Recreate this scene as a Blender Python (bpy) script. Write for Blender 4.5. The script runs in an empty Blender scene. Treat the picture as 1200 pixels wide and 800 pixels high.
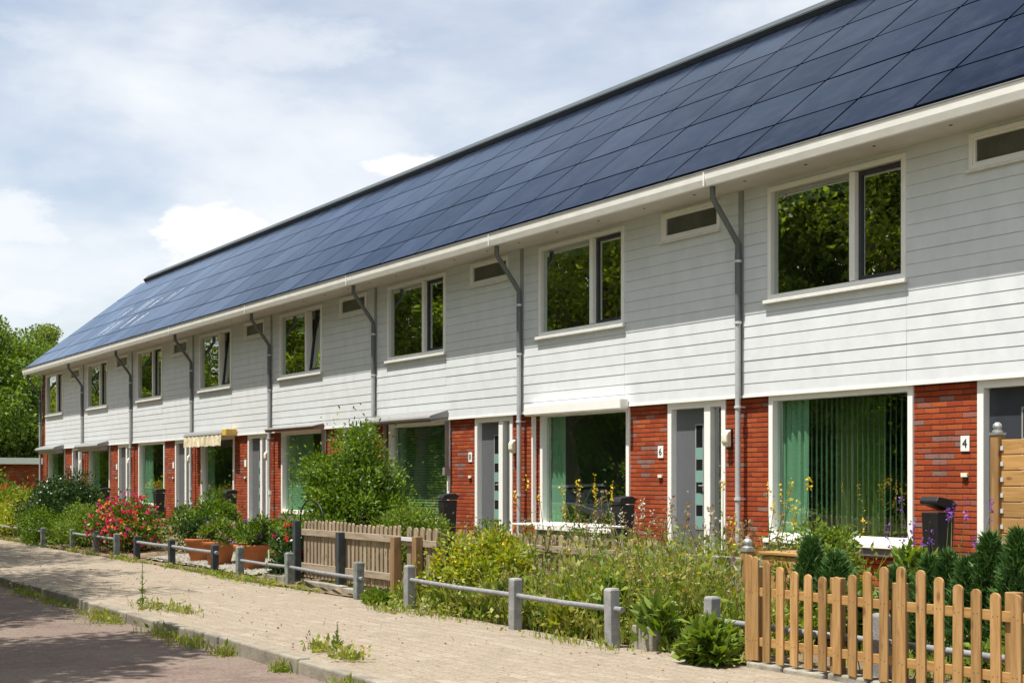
import bpy, bmesh, math, random
import numpy as np
from mathutils import Vector, Matrix
random.seed(7)
RNG = np.random.default_rng(11)
S = bpy.context.scene
COL = S.collection
PI = math.pi

# ------------------------------------------------------------------ helpers
class MB:
    """collects geometry for ONE mesh"""
    def __init__(s): s.v = []; s.f = []; s.m = []; s.mats = []
    def mi(s, m):
        if m not in s.mats: s.mats.append(m)
        return s.mats.index(m)
    def add(s, vs, fs, m=None):
        o = len(s.v); s.v += [tuple(p) for p in vs]
        k = s.mi(m) if m is not None else 0
        for f in fs: s.f.append(tuple(i + o for i in f)); s.m.append(k)
    def box(s, x0, x1, y0, y1, z0, z1, m=None):
        s.add([(x0,y0,z0),(x1,y0,z0),(x1,y1,z0),(x0,y1,z0),(x0,y0,z1),(x1,y0,z1),(x1,y1,z1),(x0,y1,z1)],
              [(0,3,2,1),(4,5,6,7),(0,1,5,4),(1,2,6,5),(2,3,7,6),(3,0,4,7)], m)
    def obox(s, c, sx, sy, sz, M, m=None):
        vs = []
        for dz in (-.5,.5):
            for dx, dy in ((-.5,-.5),(.5,-.5),(.5,.5),(-.5,.5)):
                vs.append(Vector(c) + M @ Vector((dx*sx, dy*sy, dz*sz)))
        s.add(vs, [(0,3,2,1),(4,5,6,7),(0,1,5,4),(1,2,6,5),(2,3,7,6),(3,0,4,7)], m)
    def tube(s, pts, rad, n=8, m=None, cap=True):
        pts = [Vector(p) for p in pts]; k = len(pts)
        rads = rad if isinstance(rad, (list, tuple)) else [rad]*k
        vs = []; up = None
        for i, p in enumerate(pts):
            t = (pts[min(i+1,k-1)] - pts[max(i-1,0)]).normalized()
            if up is None:
                up = Vector((0,0,1)) if abs(t.z) < .9 else Vector((1,0,0))
            a = t.cross(up).normalized(); b = a.cross(t).normalized(); up = b
            for j in range(n):
                q = 2*PI*j/n
                vs.append(p + (a*math.cos(q) + b*math.sin(q))*rads[i])
        fs = [(i*n+j, i*n+(j+1)%n, (i+1)*n+(j+1)%n, (i+1)*n+j) for i in range(k-1) for j in range(n)]
        if cap: fs += [tuple(range(n))[::-1], tuple(range((k-1)*n, k*n))]
        s.add(vs, fs, m)
    def lathe(s, prof, n=20, c=(0,0,0), m=None):
        vs = []; fs = []
        for r, z in prof:
            for j in range(n):
                q = 2*PI*j/n; vs.append((c[0]+r*math.cos(q), c[1]+r*math.sin(q), c[2]+z))
        for i in range(len(prof)-1):
            for j in range(n): fs.append((i*n+j, i*n+(j+1)%n, (i+1)*n+(j+1)%n, (i+1)*n+j))
        s.add(vs, fs, m)
    def prism(s, poly, y0, y1, m=None):
        """poly in (x,z), extruded along y"""
        n = len(poly)
        s.add([(x,y0,z) for x,z in poly] + [(x,y1,z) for x,z in poly],
              [tuple(range(n)), tuple(range(2*n-1,n-1,-1))] + [(i, i+n, (i+1)%n+n, (i+1)%n) for i in range(n)], m)
    def xprism(s, poly, x0, x1, m=None):
        """poly in (y,z), extruded along x"""
        n = len(poly)
        s.add([(x0,y,z) for y,z in poly] + [(x1,y,z) for y,z in poly],
              [tuple(range(n-1,-1,-1)), tuple(range(n,2*n))] + [(i, (i+1)%n, (i+1)%n+n, i+n) for i in range(n)], m)
    def build(s, name, mat=None, parent=None, smooth=False, bevel=0, loc=None):
        me = bpy.data.meshes.new(name)
        me.from_pydata(s.v, [], s.f)
        ms = s.mats if s.mats else [mat]
        for m in ms: me.materials.append(m)
        if len(ms) > 1: me.polygons.foreach_set('material_index', s.m)
        bm = bmesh.new(); bm.from_mesh(me)
        bmesh.ops.recalc_face_normals(bm, faces=bm.faces); bm.to_mesh(me); bm.free()
        if smooth: me.polygons.foreach_set('use_smooth', [True]*len(me.polygons)); me.set_sharp_from_angle(angle=.8)
        o = bpy.data.objects.new(name, me); COL.objects.link(o)
        if parent: o.parent = parent
        if loc: o.location = loc
        if bevel:
            b = o.modifiers.new('Bevel', 'BEVEL'); b.width = bevel; b.segments = 2; b.limit_method = 'ANGLE'
        return o

def tag(o, label=None, cat=None, group=None, kind=None):
    if label: o['label'] = label
    if cat: o['category'] = cat
    if group: o['group'] = group
    if kind: o['kind'] = kind
    return o
def thing(name, label, cat, loc=(0,0,0), rz=0, group=None):
    o = bpy.data.objects.new(name, None); COL.objects.link(o)
    o.location = loc; o.rotation_euler = (0,0,rz); o.empty_display_size = .2
    return tag(o, label, cat, group)
def dup(root, loc, rz=0, scale=1, label=None, group=None):
    r = root.copy(); COL.objects.link(r); r.location = loc; r.rotation_euler = (0,0,rz)
    r.scale = (scale,)*3 if not isinstance(scale, tuple) else scale
    if label: r['label'] = label
    if group: r['group'] = group
    for ch in list(root.children):
        c = ch.copy(); COL.objects.link(c); c.parent = r
        for g in ch.children:
            d = g.copy(); COL.objects.link(d); d.parent = c
    return r

# ------------------------------------------------------------------ materials
def newmat(name):
    m = bpy.data.materials.new(name); m.use_nodes = True
    nt = m.node_tree; b = nt.nodes['Principled BSDF']
    return m, nt, b
def N(nt, t, **kw):
    n = nt.nodes.new(t)
    for k, v in kw.items():
        if k in n.inputs: n.inputs[k].default_value = v
        else: setattr(n, k, v)
    return n
def ramp(nt, stops, interp='LINEAR'):
    r = nt.nodes.new('ShaderNodeValToRGB'); r.color_ramp.interpolation = interp
    e = r.color_ramp.elements
    while len(e) < len(stops): e.new(.5)
    for i, (p, c) in enumerate(stops):
        e[i].position = p; e[i].color = (*c, 1) if len(c) == 3 else c
    return r
def L(nt, a, b): nt.links.new(a, b)
def simple(name, col, rough=.6, spec=.5, metal=0, var=.0, nscale=6, bump=0, bscale=40, stretch=None):
    m, nt, b = newmat(name)
    b.inputs['Roughness'].default_value = rough; b.inputs['Metallic'].default_value = metal
    b.inputs['Specular IOR Level'].default_value = spec
    tc = N(nt, 'ShaderNodeTexCoord')
    vec = tc.outputs['Object']
    if stretch:
        mp = N(nt, 'ShaderNodeMapping'); mp.inputs['Scale'].default_value = stretch
        L(nt, vec, mp.inputs['Vector']); vec = mp.outputs[0]
    if var:
        no = N(nt, 'ShaderNodeTexNoise', Scale=nscale, Detail=6.0, Roughness=.6); L(nt, vec, no.inputs['Vector'])
        r = ramp(nt, [(.3, tuple(c*(1-var) for c in col)), (.7, tuple(min(1,c*(1+var)) for c in col))])
        L(nt, no.outputs['Fac'], r.inputs[0]); L(nt, r.outputs[0], b.inputs['Base Color'])
    else: b.inputs['Base Color'].default_value = (*col, 1)
    if bump:
        n2 = N(nt, 'ShaderNodeTexNoise', Scale=bscale, Detail=4.0); L(nt, vec, n2.inputs['Vector'])
        bp = N(nt, 'ShaderNodeBump', Strength=bump, Distance=.01); L(nt, n2.outputs['Fac'], bp.inputs['Height']); L(nt, bp.outputs[0], b.inputs['Normal'])
    return m

def brick_mat():
    m, nt, b = newmat('red_brick'); b.inputs['Roughness'].default_value = .85; b.inputs['Specular IOR Level'].default_value = .25
    tc = N(nt, 'ShaderNodeTexCoord'); sx = N(nt, 'ShaderNodeSeparateXYZ'); L(nt, tc.outputs['Object'], sx.inputs[0])
    ad = N(nt, 'ShaderNodeMath', operation='ADD'); L(nt, sx.outputs[0], ad.inputs[0]); L(nt, sx.outputs[1], ad.inputs[1])
    cb = N(nt, 'ShaderNodeCombineXYZ'); L(nt, ad.outputs[0], cb.inputs[0]); L(nt, sx.outputs[2], cb.inputs[1])
    # wobble
    nz = N(nt, 'ShaderNodeTexNoise', Scale=9.0, Detail=2.0); L(nt, tc.outputs['Object'], nz.inputs['Vector'])
    mx = N(nt, 'ShaderNodeVectorMath', operation='SCALE'); sb = N(nt, 'ShaderNodeVectorMath', operation='SUBTRACT')
    L(nt, nz.outputs['Color'], sb.inputs[0]); sb.inputs[1].default_value = (.5,.5,.5); L(nt, sb.outputs[0], mx.inputs[0]); mx.inputs['Scale'].default_value = .012
    av = N(nt, 'ShaderNodeVectorMath', operation='ADD'); L(nt, cb.outputs[0], av.inputs[0]); L(nt, mx.outputs[0], av.inputs[1])
    bt = N(nt, 'ShaderNodeTexBrick'); L(nt, av.outputs[0], bt.inputs['Vector'])
    for k, v in (('Scale',1.0),('Mortar Size',.0035),('Mortar Smooth',.3),('Brick Width',.215),('Row Height',.064),('Bias',0.0)): bt.inputs[k].default_value = v
    bt.inputs['Color1'].default_value = (0,0,0,1); bt.inputs['Color2'].default_value = (1,1,1,1); bt.inputs['Mortar'].default_value = (.5,.5,.5,1)
    r = ramp(nt, [(0,(.30,.046,.014)),(.25,(.40,.074,.019)),(.5,(.29,.040,.013)),(.72,(.43,.095,.026)),(.86,(.33,.06,.02)),(.90,(.30,.15,.12)),(1,(.24,.14,.125))])
    L(nt, bt.outputs['Color'], r.inputs[0])
    n2 = N(nt, 'ShaderNodeTexNoise', Scale=60.0, Detail=5.0); L(nt, tc.outputs['Object'], n2.inputs['Vector'])
    r2 = ramp(nt, [(.3,(.72,.72,.72)),(.7,(1.12,1.12,1.12))]); L(nt, n2.outputs['Fac'], r2.inputs[0])
    mu = N(nt, 'ShaderNodeMix', data_type='RGBA', blend_type='MULTIPLY'); mu.inputs[0].default_value = 1
    L(nt, r.outputs[0], mu.inputs[6]); L(nt, r2.outputs[0], mu.inputs[7])
    n3 = N(nt, 'ShaderNodeTexNoise', Scale=1.6, Detail=5.0, Roughness=.7); L(nt, tc.outputs['Object'], n3.inputs['Vector'])
    r3 = ramp(nt, [(.3,(.72,.74,.76)),(.5,(1,1,1)),(.75,(1.12,1.10,1.08))]); L(nt, n3.outputs['Fac'], r3.inputs[0])
    mu3 = N(nt, 'ShaderNodeMix', data_type='RGBA', blend_type='MULTIPLY'); mu3.inputs[0].default_value = 1; L(nt, mu.outputs[2], mu3.inputs[6]); L(nt, r3.outputs[0], mu3.inputs[7])
    s2 = N(nt, 'ShaderNodeSeparateXYZ'); L(nt, av.outputs[0], s2.inputs[0])
    dv = N(nt, 'ShaderNodeMath', operation='DIVIDE'); L(nt, s2.outputs[1], dv.inputs[0]); dv.inputs[1].default_value = .064
    fr = N(nt, 'ShaderNodeMath', operation='PINGPONG'); L(nt, dv.outputs[0], fr.inputs[0]); fr.inputs[1].default_value = .5
    rj = ramp(nt, [(.07,(1,1,1)),(.15,(0,0,0))]); L(nt, fr.outputs[0], rj.inputs[0])
    hm = N(nt, 'ShaderNodeMath', operation='MULTIPLY'); L(nt, bt.outputs['Fac'], hm.inputs[0]); hm.inputs[1].default_value = .55
    jm = N(nt, 'ShaderNodeMath', operation='MAXIMUM'); L(nt, rj.outputs[0], jm.inputs[0]); L(nt, hm.outputs[0], jm.inputs[1])
    mo = N(nt, 'ShaderNodeMix', data_type='RGBA'); L(nt, jm.outputs[0], mo.inputs[0]); L(nt, mu3.outputs[2], mo.inputs[6]); mo.inputs[7].default_value = (.055,.022,.014,1)
    L(nt, mo.outputs[2], b.inputs['Base Color'])
    iv = N(nt, 'ShaderNodeMath', operation='SUBTRACT'); iv.inputs[0].default_value = 1; L(nt, jm.outputs[0], iv.inputs[1])
    a2 = N(nt, 'ShaderNodeMath', operation='MULTIPLY_ADD'); L(nt, n2.outputs['Fac'], a2.inputs[0]); a2.inputs[1].default_value = .3; L(nt, iv.outputs[0], a2.inputs[2])
    bp = N(nt, 'ShaderNodeBump', Strength=.8, Distance=.008); L(nt, a2.outputs[0], bp.inputs['Height']); L(nt, bp.outputs[0], b.inputs['Normal'])
    return m

def paver_mat(name, cols, mortar, bw, rh, ms, sandcol, sandamt, rot=0, spots=None):
    m, nt, b = newmat(name); b.inputs['Roughness'].default_value = .9; b.inputs['Specular IOR Level'].default_value = .2
    tc = N(nt, 'ShaderNodeTexCoord'); mp = N(nt, 'ShaderNodeMapping'); mp.inputs['Rotation'].default_value = (0,0,rot); L(nt, tc.outputs['Object'], mp.inputs['Vector'])
    nz = N(nt, 'ShaderNodeTexNoise', Scale=3.0, Detail=2.0); L(nt, tc.outputs['Object'], nz.inputs['Vector'])
    sb = N(nt, 'ShaderNodeVectorMath', operation='SUBTRACT'); L(nt, nz.outputs['Color'], sb.inputs[0]); sb.inputs[1].default_value = (.5,.5,.5)
    mx = N(nt, 'ShaderNodeVectorMath', operation='SCALE'); L(nt, sb.outputs[0], mx.inputs[0]); mx.inputs['Scale'].default_value = .05
    av = N(nt, 'ShaderNodeVectorMath', operation='ADD'); L(nt, mp.outputs[0], av.inputs[0]); L(nt, mx.outputs[0], av.inputs[1])
    bt = N(nt, 'ShaderNodeTexBrick'); L(nt, av.outputs[0], bt.inputs['Vector'])
    for k, v in (('Scale',1.0),('Mortar Size',ms),('Mortar Smooth',.4),('Brick Width',bw),('Row Height',rh),('Bias',0.0)): bt.inputs[k].default_value = v
    bt.inputs['Color1'].default_value = (0,0,0,1); bt.inputs['Color2'].default_value = (1,1,1,1)
    r = ramp(nt, [(i/(len(cols)-1), c) for i, c in enumerate(cols)]); L(nt, bt.outputs['Color'], r.inputs[0])
    mo = N(nt, 'ShaderNodeMix', data_type='RGBA'); L(nt, bt.outputs['Fac'], mo.inputs[0]); L(nt, r.outputs[0], mo.inputs[6]); mo.inputs[7].default_value = (*mortar,1)
    big = N(nt, 'ShaderNodeTexNoise', Scale=.9, Detail=8.0, Roughness=.65); L(nt, tc.outputs['Object'], big.inputs['Vector'])
    rb = ramp(nt, [(.38,(0,0,0)),(.68,(sandamt,)*3)]); L(nt, big.outputs['Fac'], rb.inputs[0])
    sd = N(nt, 'ShaderNodeMix', data_type='RGBA'); L(nt, rb.outputs[0], sd.inputs[0]); L(nt, mo.outputs[2], sd.inputs[6]); sd.inputs[7].default_value = (*sandcol,1)
    fine = N(nt, 'ShaderNodeTexNoise', Scale=35.0, Detail=6.0, Roughness=.7); L(nt, tc.outputs['Object'], fine.inputs['Vector'])
    rf = ramp(nt, [(.3,(.62,.62,.62)),(.5,(.95,.95,.95)),(.72,(1.18,1.18,1.18))]); L(nt, fine.outputs['Fac'], rf.inputs[0])
    mu = N(nt, 'ShaderNodeMix', data_type='RGBA', blend_type='MULTIPLY'); mu.inputs[0].default_value = 1
    L(nt, sd.outputs[2], mu.inputs[6]); L(nt, rf.outputs[0], mu.inputs[7])
    last = mu.outputs[2]
    if spots:
        vo = N(nt, 'ShaderNodeTexNoise', Scale=7.0, Detail=7.0, Roughness=.75); L(nt, tc.outputs['Object'], vo.inputs['Vector'])
        rs = ramp(nt, [(.60,(0,0,0)),(.68,(.75,)*3)]); L(nt, vo.outputs['Fac'], rs.inputs[0])
        s2 = N(nt, 'ShaderNodeMix', data_type='RGBA'); L(nt, rs.outputs[0], s2.inputs[0]); L(nt, last, s2.inputs[6]); s2.inputs[7].default_value = (*spots,1); last = s2.outputs[2]
    L(nt, last, b.inputs['Base Color'])
    iv = N(nt, 'ShaderNodeMath', operation='MULTIPLY_ADD'); L(nt, bt.outputs['Fac'], iv.inputs[0]); iv.inputs[1].default_value = -.6; L(nt, fine.outputs['Fac'], iv.inputs[2])
    bp = N(nt, 'ShaderNodeBump', Strength=.7, Distance=.012); L(nt, iv.outputs[0], bp.inputs['Height']); L(nt, bp.outputs[0], b.inputs['Normal'])
    return m

def leaf_mat(name, cols, trans=.35, rough=.5):
    m, nt, b = newmat(name)
    g = N(nt, 'ShaderNodeNewGeometry'); r = ramp(nt, [(i/(len(cols)-1), c) for i, c in enumerate(cols)]); L(nt, g.outputs['Random Per Island'], r.inputs[0])
    L(nt, r.outputs[0], b.inputs['Base Color']); b.inputs['Roughness'].default_value = rough; b.inputs['Specular IOR Level'].default_value = .35
    tr = N(nt, 'ShaderNodeBsdfTranslucent'); hs = N(nt, 'ShaderNodeHueSaturation', Hue=.485, Saturation=1.1, Value=1.5)
    L(nt, r.outputs[0], hs.inputs['Color']); L(nt, hs.outputs[0], tr.inputs['Color'])
    mx = N(nt, 'ShaderNodeMixShader', Fac=trans); out = nt.nodes['Material Output']
    L(nt, b.outputs[0], mx.inputs[1]); L(nt, tr.outputs[0], mx.inputs[2]); L(nt, mx.outputs[0], out.inputs['Surface'])
    return m

def wood_mat(name, cols, rough=.7, gr=1.0):
    m, nt, b = newmat(name); b.inputs['Roughness'].default_value = rough; b.inputs['Specular IOR Level'].default_value = .3
    tc = N(nt, 'ShaderNodeTexCoord'); g = N(nt, 'ShaderNodeNewGeometry')
    ml = N(nt, 'ShaderNodeMath', operation='MULTIPLY'); L(nt, g.outputs['Random Per Island'], ml.inputs[0]); ml.inputs[1].default_value = 37
    cb = N(nt, 'ShaderNodeCombineXYZ'); L(nt, ml.outputs[0], cb.inputs[0]); L(nt, ml.outputs[0], cb.inputs[2])
    mp = N(nt, 'ShaderNodeMapping'); mp.inputs['Scale'].default_value = (26,26,2.2) if gr == 1 else (2.2,26,26); L(nt, tc.outputs['Object'], mp.inputs['Vector'])
    av = N(nt, 'ShaderNodeVectorMath', operation='ADD'); L(nt, mp.outputs[0], av.inputs[0]); L(nt, cb.outputs[0], av.inputs[1])
    no = N(nt, 'ShaderNodeTexNoise', Scale=1.0, Detail=7.0, Roughness=.6, Distortion=.7); L(nt, av.outputs[0], no.inputs['Vector'])
    r = ramp(nt, [(.3,cols[0]),(.5,cols[1]),(.7,cols[2])]); L(nt, no.outputs['Fac'], r.inputs[0])
    # knots
    m2 = N(nt, 'ShaderNodeMapping'); m2.inputs['Scale'].default_value = (9,9,4) if gr == 1 else (4,9,9); L(nt, tc.outputs['Object'], m2.inputs['Vector'])
    a2 = N(nt, 'ShaderNodeVectorMath', operation='ADD'); L(nt, m2.outputs[0], a2.inputs[0]); L(nt, cb.outputs[0], a2.inputs[1])
    vo = N(nt, 'ShaderNodeTexVoronoi', Scale=1.0); L(nt, a2.outputs[0], vo.inputs['Vector'])
    rk = ramp(nt, [(.08,(.35,.3,.28)),(.2,(1,1,1))]); L(nt, vo.outputs['Distance'], rk.inputs[0])
    mu = N(nt, 'ShaderNodeMix', data_type='RGBA', blend_type='MULTIPLY'); mu.inputs[0].default_value = .8; L(nt, r.outputs[0], mu.inputs[6]); L(nt, rk.outputs[0], mu.inputs[7])
    hs = N(nt, 'ShaderNodeHueSaturation'); mr = N(nt, 'ShaderNodeMapRange'); mr.inputs['To Min'].default_value = .72; mr.inputs['To Max'].default_value = 1.22
    L(nt, g.outputs['Random Per Island'], mr.inputs['Value']); L(nt, mr.outputs[0], hs.inputs['Value']); L(nt, mu.outputs[2], hs.inputs['Color'])
    L(nt, hs.outputs[0], b.inputs['Base Color'])
    bp = N(nt, 'ShaderNodeBump', Strength=.35, Distance=.004); L(nt, no.outputs['Fac'], bp.inputs['Height']); L(nt, bp.outputs[0], b.inputs['Normal'])
    return m

def glass_mat(name, tint, refl=.10):
    m, nt, b = newmat(name); nt.nodes.remove(b); out = nt.nodes['Material Output']
    t = N(nt, 'ShaderNodeBsdfTransparent'); t.inputs['Color'].default_value = (*tint,1)
    g = N(nt, 'ShaderNodeBsdfGlossy'); g.inputs['Roughness'].default_value = 0.0; g.inputs['Color'].default_value = (.95,1,.96,1)
    lw = N(nt, 'ShaderNodeLayerWeight', Blend=.5); pw = N(nt, 'ShaderNodeMath', operation='POWER'); L(nt, lw.outputs['Facing'], pw.inputs[0]); pw.inputs[1].default_value = 4.5
    ad = N(nt, 'ShaderNodeMath', operation='MULTIPLY_ADD'); L(nt, pw.outputs[0], ad.inputs[0]); ad.inputs[1].default_value = 1-refl; ad.inputs[2].default_value = refl
    tc = N(nt, 'ShaderNodeTexCoord'); no = N(nt, 'ShaderNodeTexNoise', Scale=1.1, Detail=1.0); L(nt, tc.outputs['Object'], no.inputs['Vector'])
    bp = N(nt, 'ShaderNodeBump', Strength=.12, Distance=.02); L(nt, no.outputs['Fac'], bp.inputs['Height']); L(nt, bp.outputs[0], g.inputs['Normal'])
    mx = N(nt, 'ShaderNodeMixShader'); L(nt, ad.outputs[0], mx.inputs[0]); L(nt, t.outputs[0], mx.inputs[1]); L(nt, g.outputs[0], mx.inputs[2]); L(nt, mx.outputs[0], out.inputs['Surface'])
    return m

def solar_mat():
    # textured anti-glare glass: dark cells under a blue coating that only mirrors at grazing angles
    m, nt, b = newmat('solar_glass'); nt.nodes.remove(b); out = nt.nodes['Material Output']
    oi = N(nt, 'ShaderNodeObjectInfo'); tc = N(nt, 'ShaderNodeTexCoord')
    df = N(nt, 'ShaderNodeBsdfDiffuse'); gl = N(nt, 'ShaderNodeBsdfGlossy'); gl.inputs['Color'].default_value = (.76,.87,1,1)
    r = ramp(nt, [(0,(.006,.010,.022)),(.6,(.008,.013,.028)),(1,(.011,.017,.033))]); L(nt, oi.outputs['Random'], r.inputs[0])
    no = N(nt, 'ShaderNodeTexNoise', Scale=1.7, Detail=8.0, Roughness=.7); L(nt, tc.outputs['Object'], no.inputs['Vector'])
    rd = ramp(nt, [(.45,(0,0,0)),(.9,(.28,.28,.28))]); L(nt, no.outputs['Fac'], rd.inputs[0])
    mx = N(nt, 'ShaderNodeMix', data_type='RGBA'); L(nt, rd.outputs[0], mx.inputs[0]); L(nt, r.outputs[0], mx.inputs[6]); mx.inputs[7].default_value = (.09,.10,.13,1)
    L(nt, mx.outputs[2], df.inputs['Color'])
    rr = N(nt, 'ShaderNodeMapRange'); rr.inputs['To Min'].default_value = .10; rr.inputs['To Max'].default_value = .24; L(nt, no.outputs['Fac'], rr.inputs['Value']); L(nt, rr.outputs[0], gl.inputs['Roughness'])
    lw = N(nt, 'ShaderNodeLayerWeight', Blend=.5); pw = N(nt, 'ShaderNodeMath', operation='POWER'); L(nt, lw.outputs['Facing'], pw.inputs[0]); pw.inputs[1].default_value = 10.6
    vr = N(nt, 'ShaderNodeMapRange'); vr.inputs['To Min'].default_value = 1.2; vr.inputs['To Max'].default_value = 1.56; L(nt, oi.outputs['Random'], vr.inputs['Value'])
    ad = N(nt, 'ShaderNodeMath', operation='MULTIPLY_ADD'); L(nt, pw.outputs[0], ad.inputs[0]); L(nt, vr.outputs[0], ad.inputs[1]); ad.inputs[2].default_value = .012
    ms = N(nt, 'ShaderNodeMixShader'); L(nt, ad.outputs[0], ms.inputs[0]); L(nt, df.outputs[0], ms.inputs[1]); L(nt, gl.outputs[0], ms.inputs[2]); L(nt, ms.outputs[0], out.inputs['Surface'])
    return m

M = {}
M['brick'] = brick_mat()
M['clad'] = simple('white_cladding', (.655,.68,.695), .5, .4, var=.06, nscale=2.5, bump=.1, bscale=14, stretch=(1.6,1,1))
M['clad_back'] = simple('cladding_shadow_gap', (.16,.165,.165), .8)
M['white'] = simple('white_paint', (.87,.86,.82), .4, .5, var=.03, nscale=5)
M['gutter'] = simple('gutter_white', (.86,.845,.79), .45, .4, var=.07, nscale=3, stretch=(1,1,3))
M['soffit'] = simple('soffit_board', (.56,.545,.50), .6, .3, var=.08, nscale=3)
M['sill'] = simple('sill_white', (.72,.71,.67), .5, .4, var=.1, nscale=9)
M['stone'] = simple('dark_stone_sill', (.13,.13,.125), .7, .3, var=.2, nscale=12)
M['zinc'] = simple('zinc_pipe', (.13,.14,.145), .5, .4, metal=.0, var=.10, nscale=5)  # upper downpipe: eave shade put into the zinc colour
M['zinc_pale'] = simple('pale_grey_pipe', (.42,.43,.44), .5, .4, var=.1, nscale=5)  # same pipe lower down: sunlight put into a lighter colour
M['zinc_light'] = simple('zinc_bracket', (.66,.67,.67), .45, .5, metal=.2)
M['darkzinc'] = simple('dark_zinc', (.045,.05,.055), .55, .4, var=.15, nscale=6)
M['ridge'] = simple('ridge_metal', (.075,.09,.098), .6, .15, metal=.0, var=.12, nscale=2)
M['roofing'] = simple('roof_underlay', (.02,.021,.024), .8)
M['rubber'] = simple('rubber_seal', (.015,.015,.016), .7)
M['solar'] = solar_mat()
M['glass'] = glass_mat('green_glass', (.54,.82,.64), .34)
M['glass_up'] = glass_mat('upper_glass', (.46,.64,.52), .52)
M['door'] = simple('grey_door_paint', (.125,.132,.142), .4, .5, var=.05)
M['door_dark'] = simple('slate_door_paint', (.045,.05,.06), .35, .5, var=.05)
M['dullglass'] = simple('obscured_glass', (.085,.085,.07), .28, .5, var=.35, nscale=2.5)
M['frost'] = simple('frosted_glass', (.20,.36,.32), .25, .6)
M['black'] = simple('black_plastic', (.012,.012,.013), .5, .5, var=.3, nscale=12)
M['lamp'] = simple('opal_lamp', (.82,.80,.62), .3, .5)
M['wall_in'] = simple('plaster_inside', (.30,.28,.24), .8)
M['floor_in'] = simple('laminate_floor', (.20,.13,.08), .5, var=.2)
M['curtain'] = simple('curtain_cloth', (.78,.80,.74), .9, .1, var=.06, nscale=4)
M['curtain_y'] = simple('ochre_curtain', (.46,.38,.13), .9, .1, var=.2, nscale=6, stretch=(6,6,.6))  # painted reflection: ochre of a tree mirrored in the glass
M['curtain_d'] = simple('brown_curtain', (.35,.17,.06), .9, .1, var=.2, nscale=6, stretch=(6,6,.6))
M['blind'] = simple('blind_slat', (.50,.56,.42), .6)
M['awning'] = simple('awning_canvas', (.66,.58,.40), .9, .1, var=.3, nscale=7)
M['awning_y'] = simple('yellow_awning_end', (.62,.42,.10), .6)
M['awning_r'] = simple('red_brown_awning', (.20,.075,.05), .6, var=.2)
M['alu'] = simple('pale_aluminium', (.27,.27,.262), .4, .5, metal=.15, var=.08)
M['alu_g'] = simple('grey_awning_box', (.30,.30,.29), .5, var=.12)
M['oak'] = wood_mat('orange_stained_wood', [(.24,.125,.042),(.35,.20,.075),(.45,.275,.115)])
M['oak_h'] = wood_mat('orange_planks', [(.31,.165,.05),(.42,.235,.08),(.50,.31,.12)], gr=0)
M['grey_wood'] = wood_mat('weathered_wood', [(.20,.145,.095),(.31,.235,.16),(.40,.315,.225)], .85)
M['grey_wood_h'] = wood_mat('weathered_rail_wood', [(.24,.19,.13),(.36,.29,.21),(.46,.38,.29)], .85, gr=0)
M['brown_post'] = wood_mat('brown_gate_post', [(.20,.115,.05),(.30,.18,.085),(.38,.24,.12)], .8)
M['dark_post'] = simple('dark_painted_post', (.045,.055,.058), .75, .3, var=.3, nscale=9)
M['post'] = simple('grey_concrete_post', (.26,.26,.255), .9, .2, var=.28, nscale=9, bump=.4, bscale=60)
M['post_green'] = simple('lichen_grey_post', (.19,.21,.195), .9, .2, var=.42, nscale=12, bump=.4, bscale=60)
M['pipe_rail'] = simple('galvanised_rail', (.24,.245,.25), .6, .4, metal=.2, var=.25, nscale=14)
M['concrete'] = simple('old_concrete', (.27,.25,.20), .92, .2, var=.38, nscale=5, bump=.5, bscale=50)
M['kerb'] = simple('kerb_concrete', (.24,.215,.17), .92, .2, var=.35, nscale=4, bump=.5, bscale=40)
M['terracotta'] = simple('terracotta', (.43,.14,.045), .75, .3, var=.15, nscale=5)
M['soil'] = simple('garden_earth', (.17,.125,.08), .95, .1, var=.45, nscale=5, bump=.8, bscale=25)
M['potsoil'] = simple('pot_soil', (.05,.035,.025), .95, .1)
M['turf'] = simple('rough_turf', (.075,.10,.03), .95, .1, var=.5, nscale=4, bump=.8, bscale=30)
M['gravel'] = simple('pale_gravel', (.27,.25,.21), .9, .2, var=.45, nscale=45, bump=.9, bscale=50)
M['pave'] = paver_mat('sidewalk_pavers', [(.255,.212,.163),(.315,.265,.21),(.29,.236,.178),(.35,.305,.245)], (.27,.215,.15), .30, .15, .010, (.29,.24,.175), .9, 0, (.19,.15,.095))
M['roadbrick'] = paver_mat('road_clinkers', [(.150,.105,.088),(.195,.135,.112),(.17,.12,.102),(.22,.16,.132)], (.15,.12,.095), .21, .105, .012, (.23,.185,.145), .8, PI/2, None)
M['bark'] = simple('tree_bark', (.12,.09,.065), .95, .1, var=.4, nscale=8, bump=.8, bscale=20)
M['stem'] = simple('green_stem', (.12,.14,.045), .8, .2, var=.3)
M['tablewhite'] = simple('white_garden_plastic', (.76,.75,.70), .45, .4, var=.08)
M['steel'] = simple('galvanised_cap', (.55,.56,.57), .35, .5, metal=.7)
M['carpaint'] = simple('silver_car_paint', (.50,.51,.53), .3, .5, metal=.6)
M['carglass'] = simple('dark_car_glass', (.015,.018,.02), .05, .6)
M['tyre'] = simple('tyre_rubber', (.02,.02,.02), .8)
M['teal'] = simple('teal_door_paint', (.05,.27,.25), .5)
M['tealamp'] = simple('teal_lamp_glaze', (.30,.55,.47), .3)
M['ink'] = simple('black_numeral', (.02,.02,.02), .5)
M['lf_tree'] = leaf_mat('tree_leaves', [(.040,.090,.011),(.085,.15,.017),(.13,.205,.023),(.18,.255,.032)])
M['lf_tree2'] = leaf_mat('yellow_green_tree_leaves', [(.06,.105,.012),(.11,.17,.016),(.16,.225,.025),(.22,.27,.035)], .45)
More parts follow.
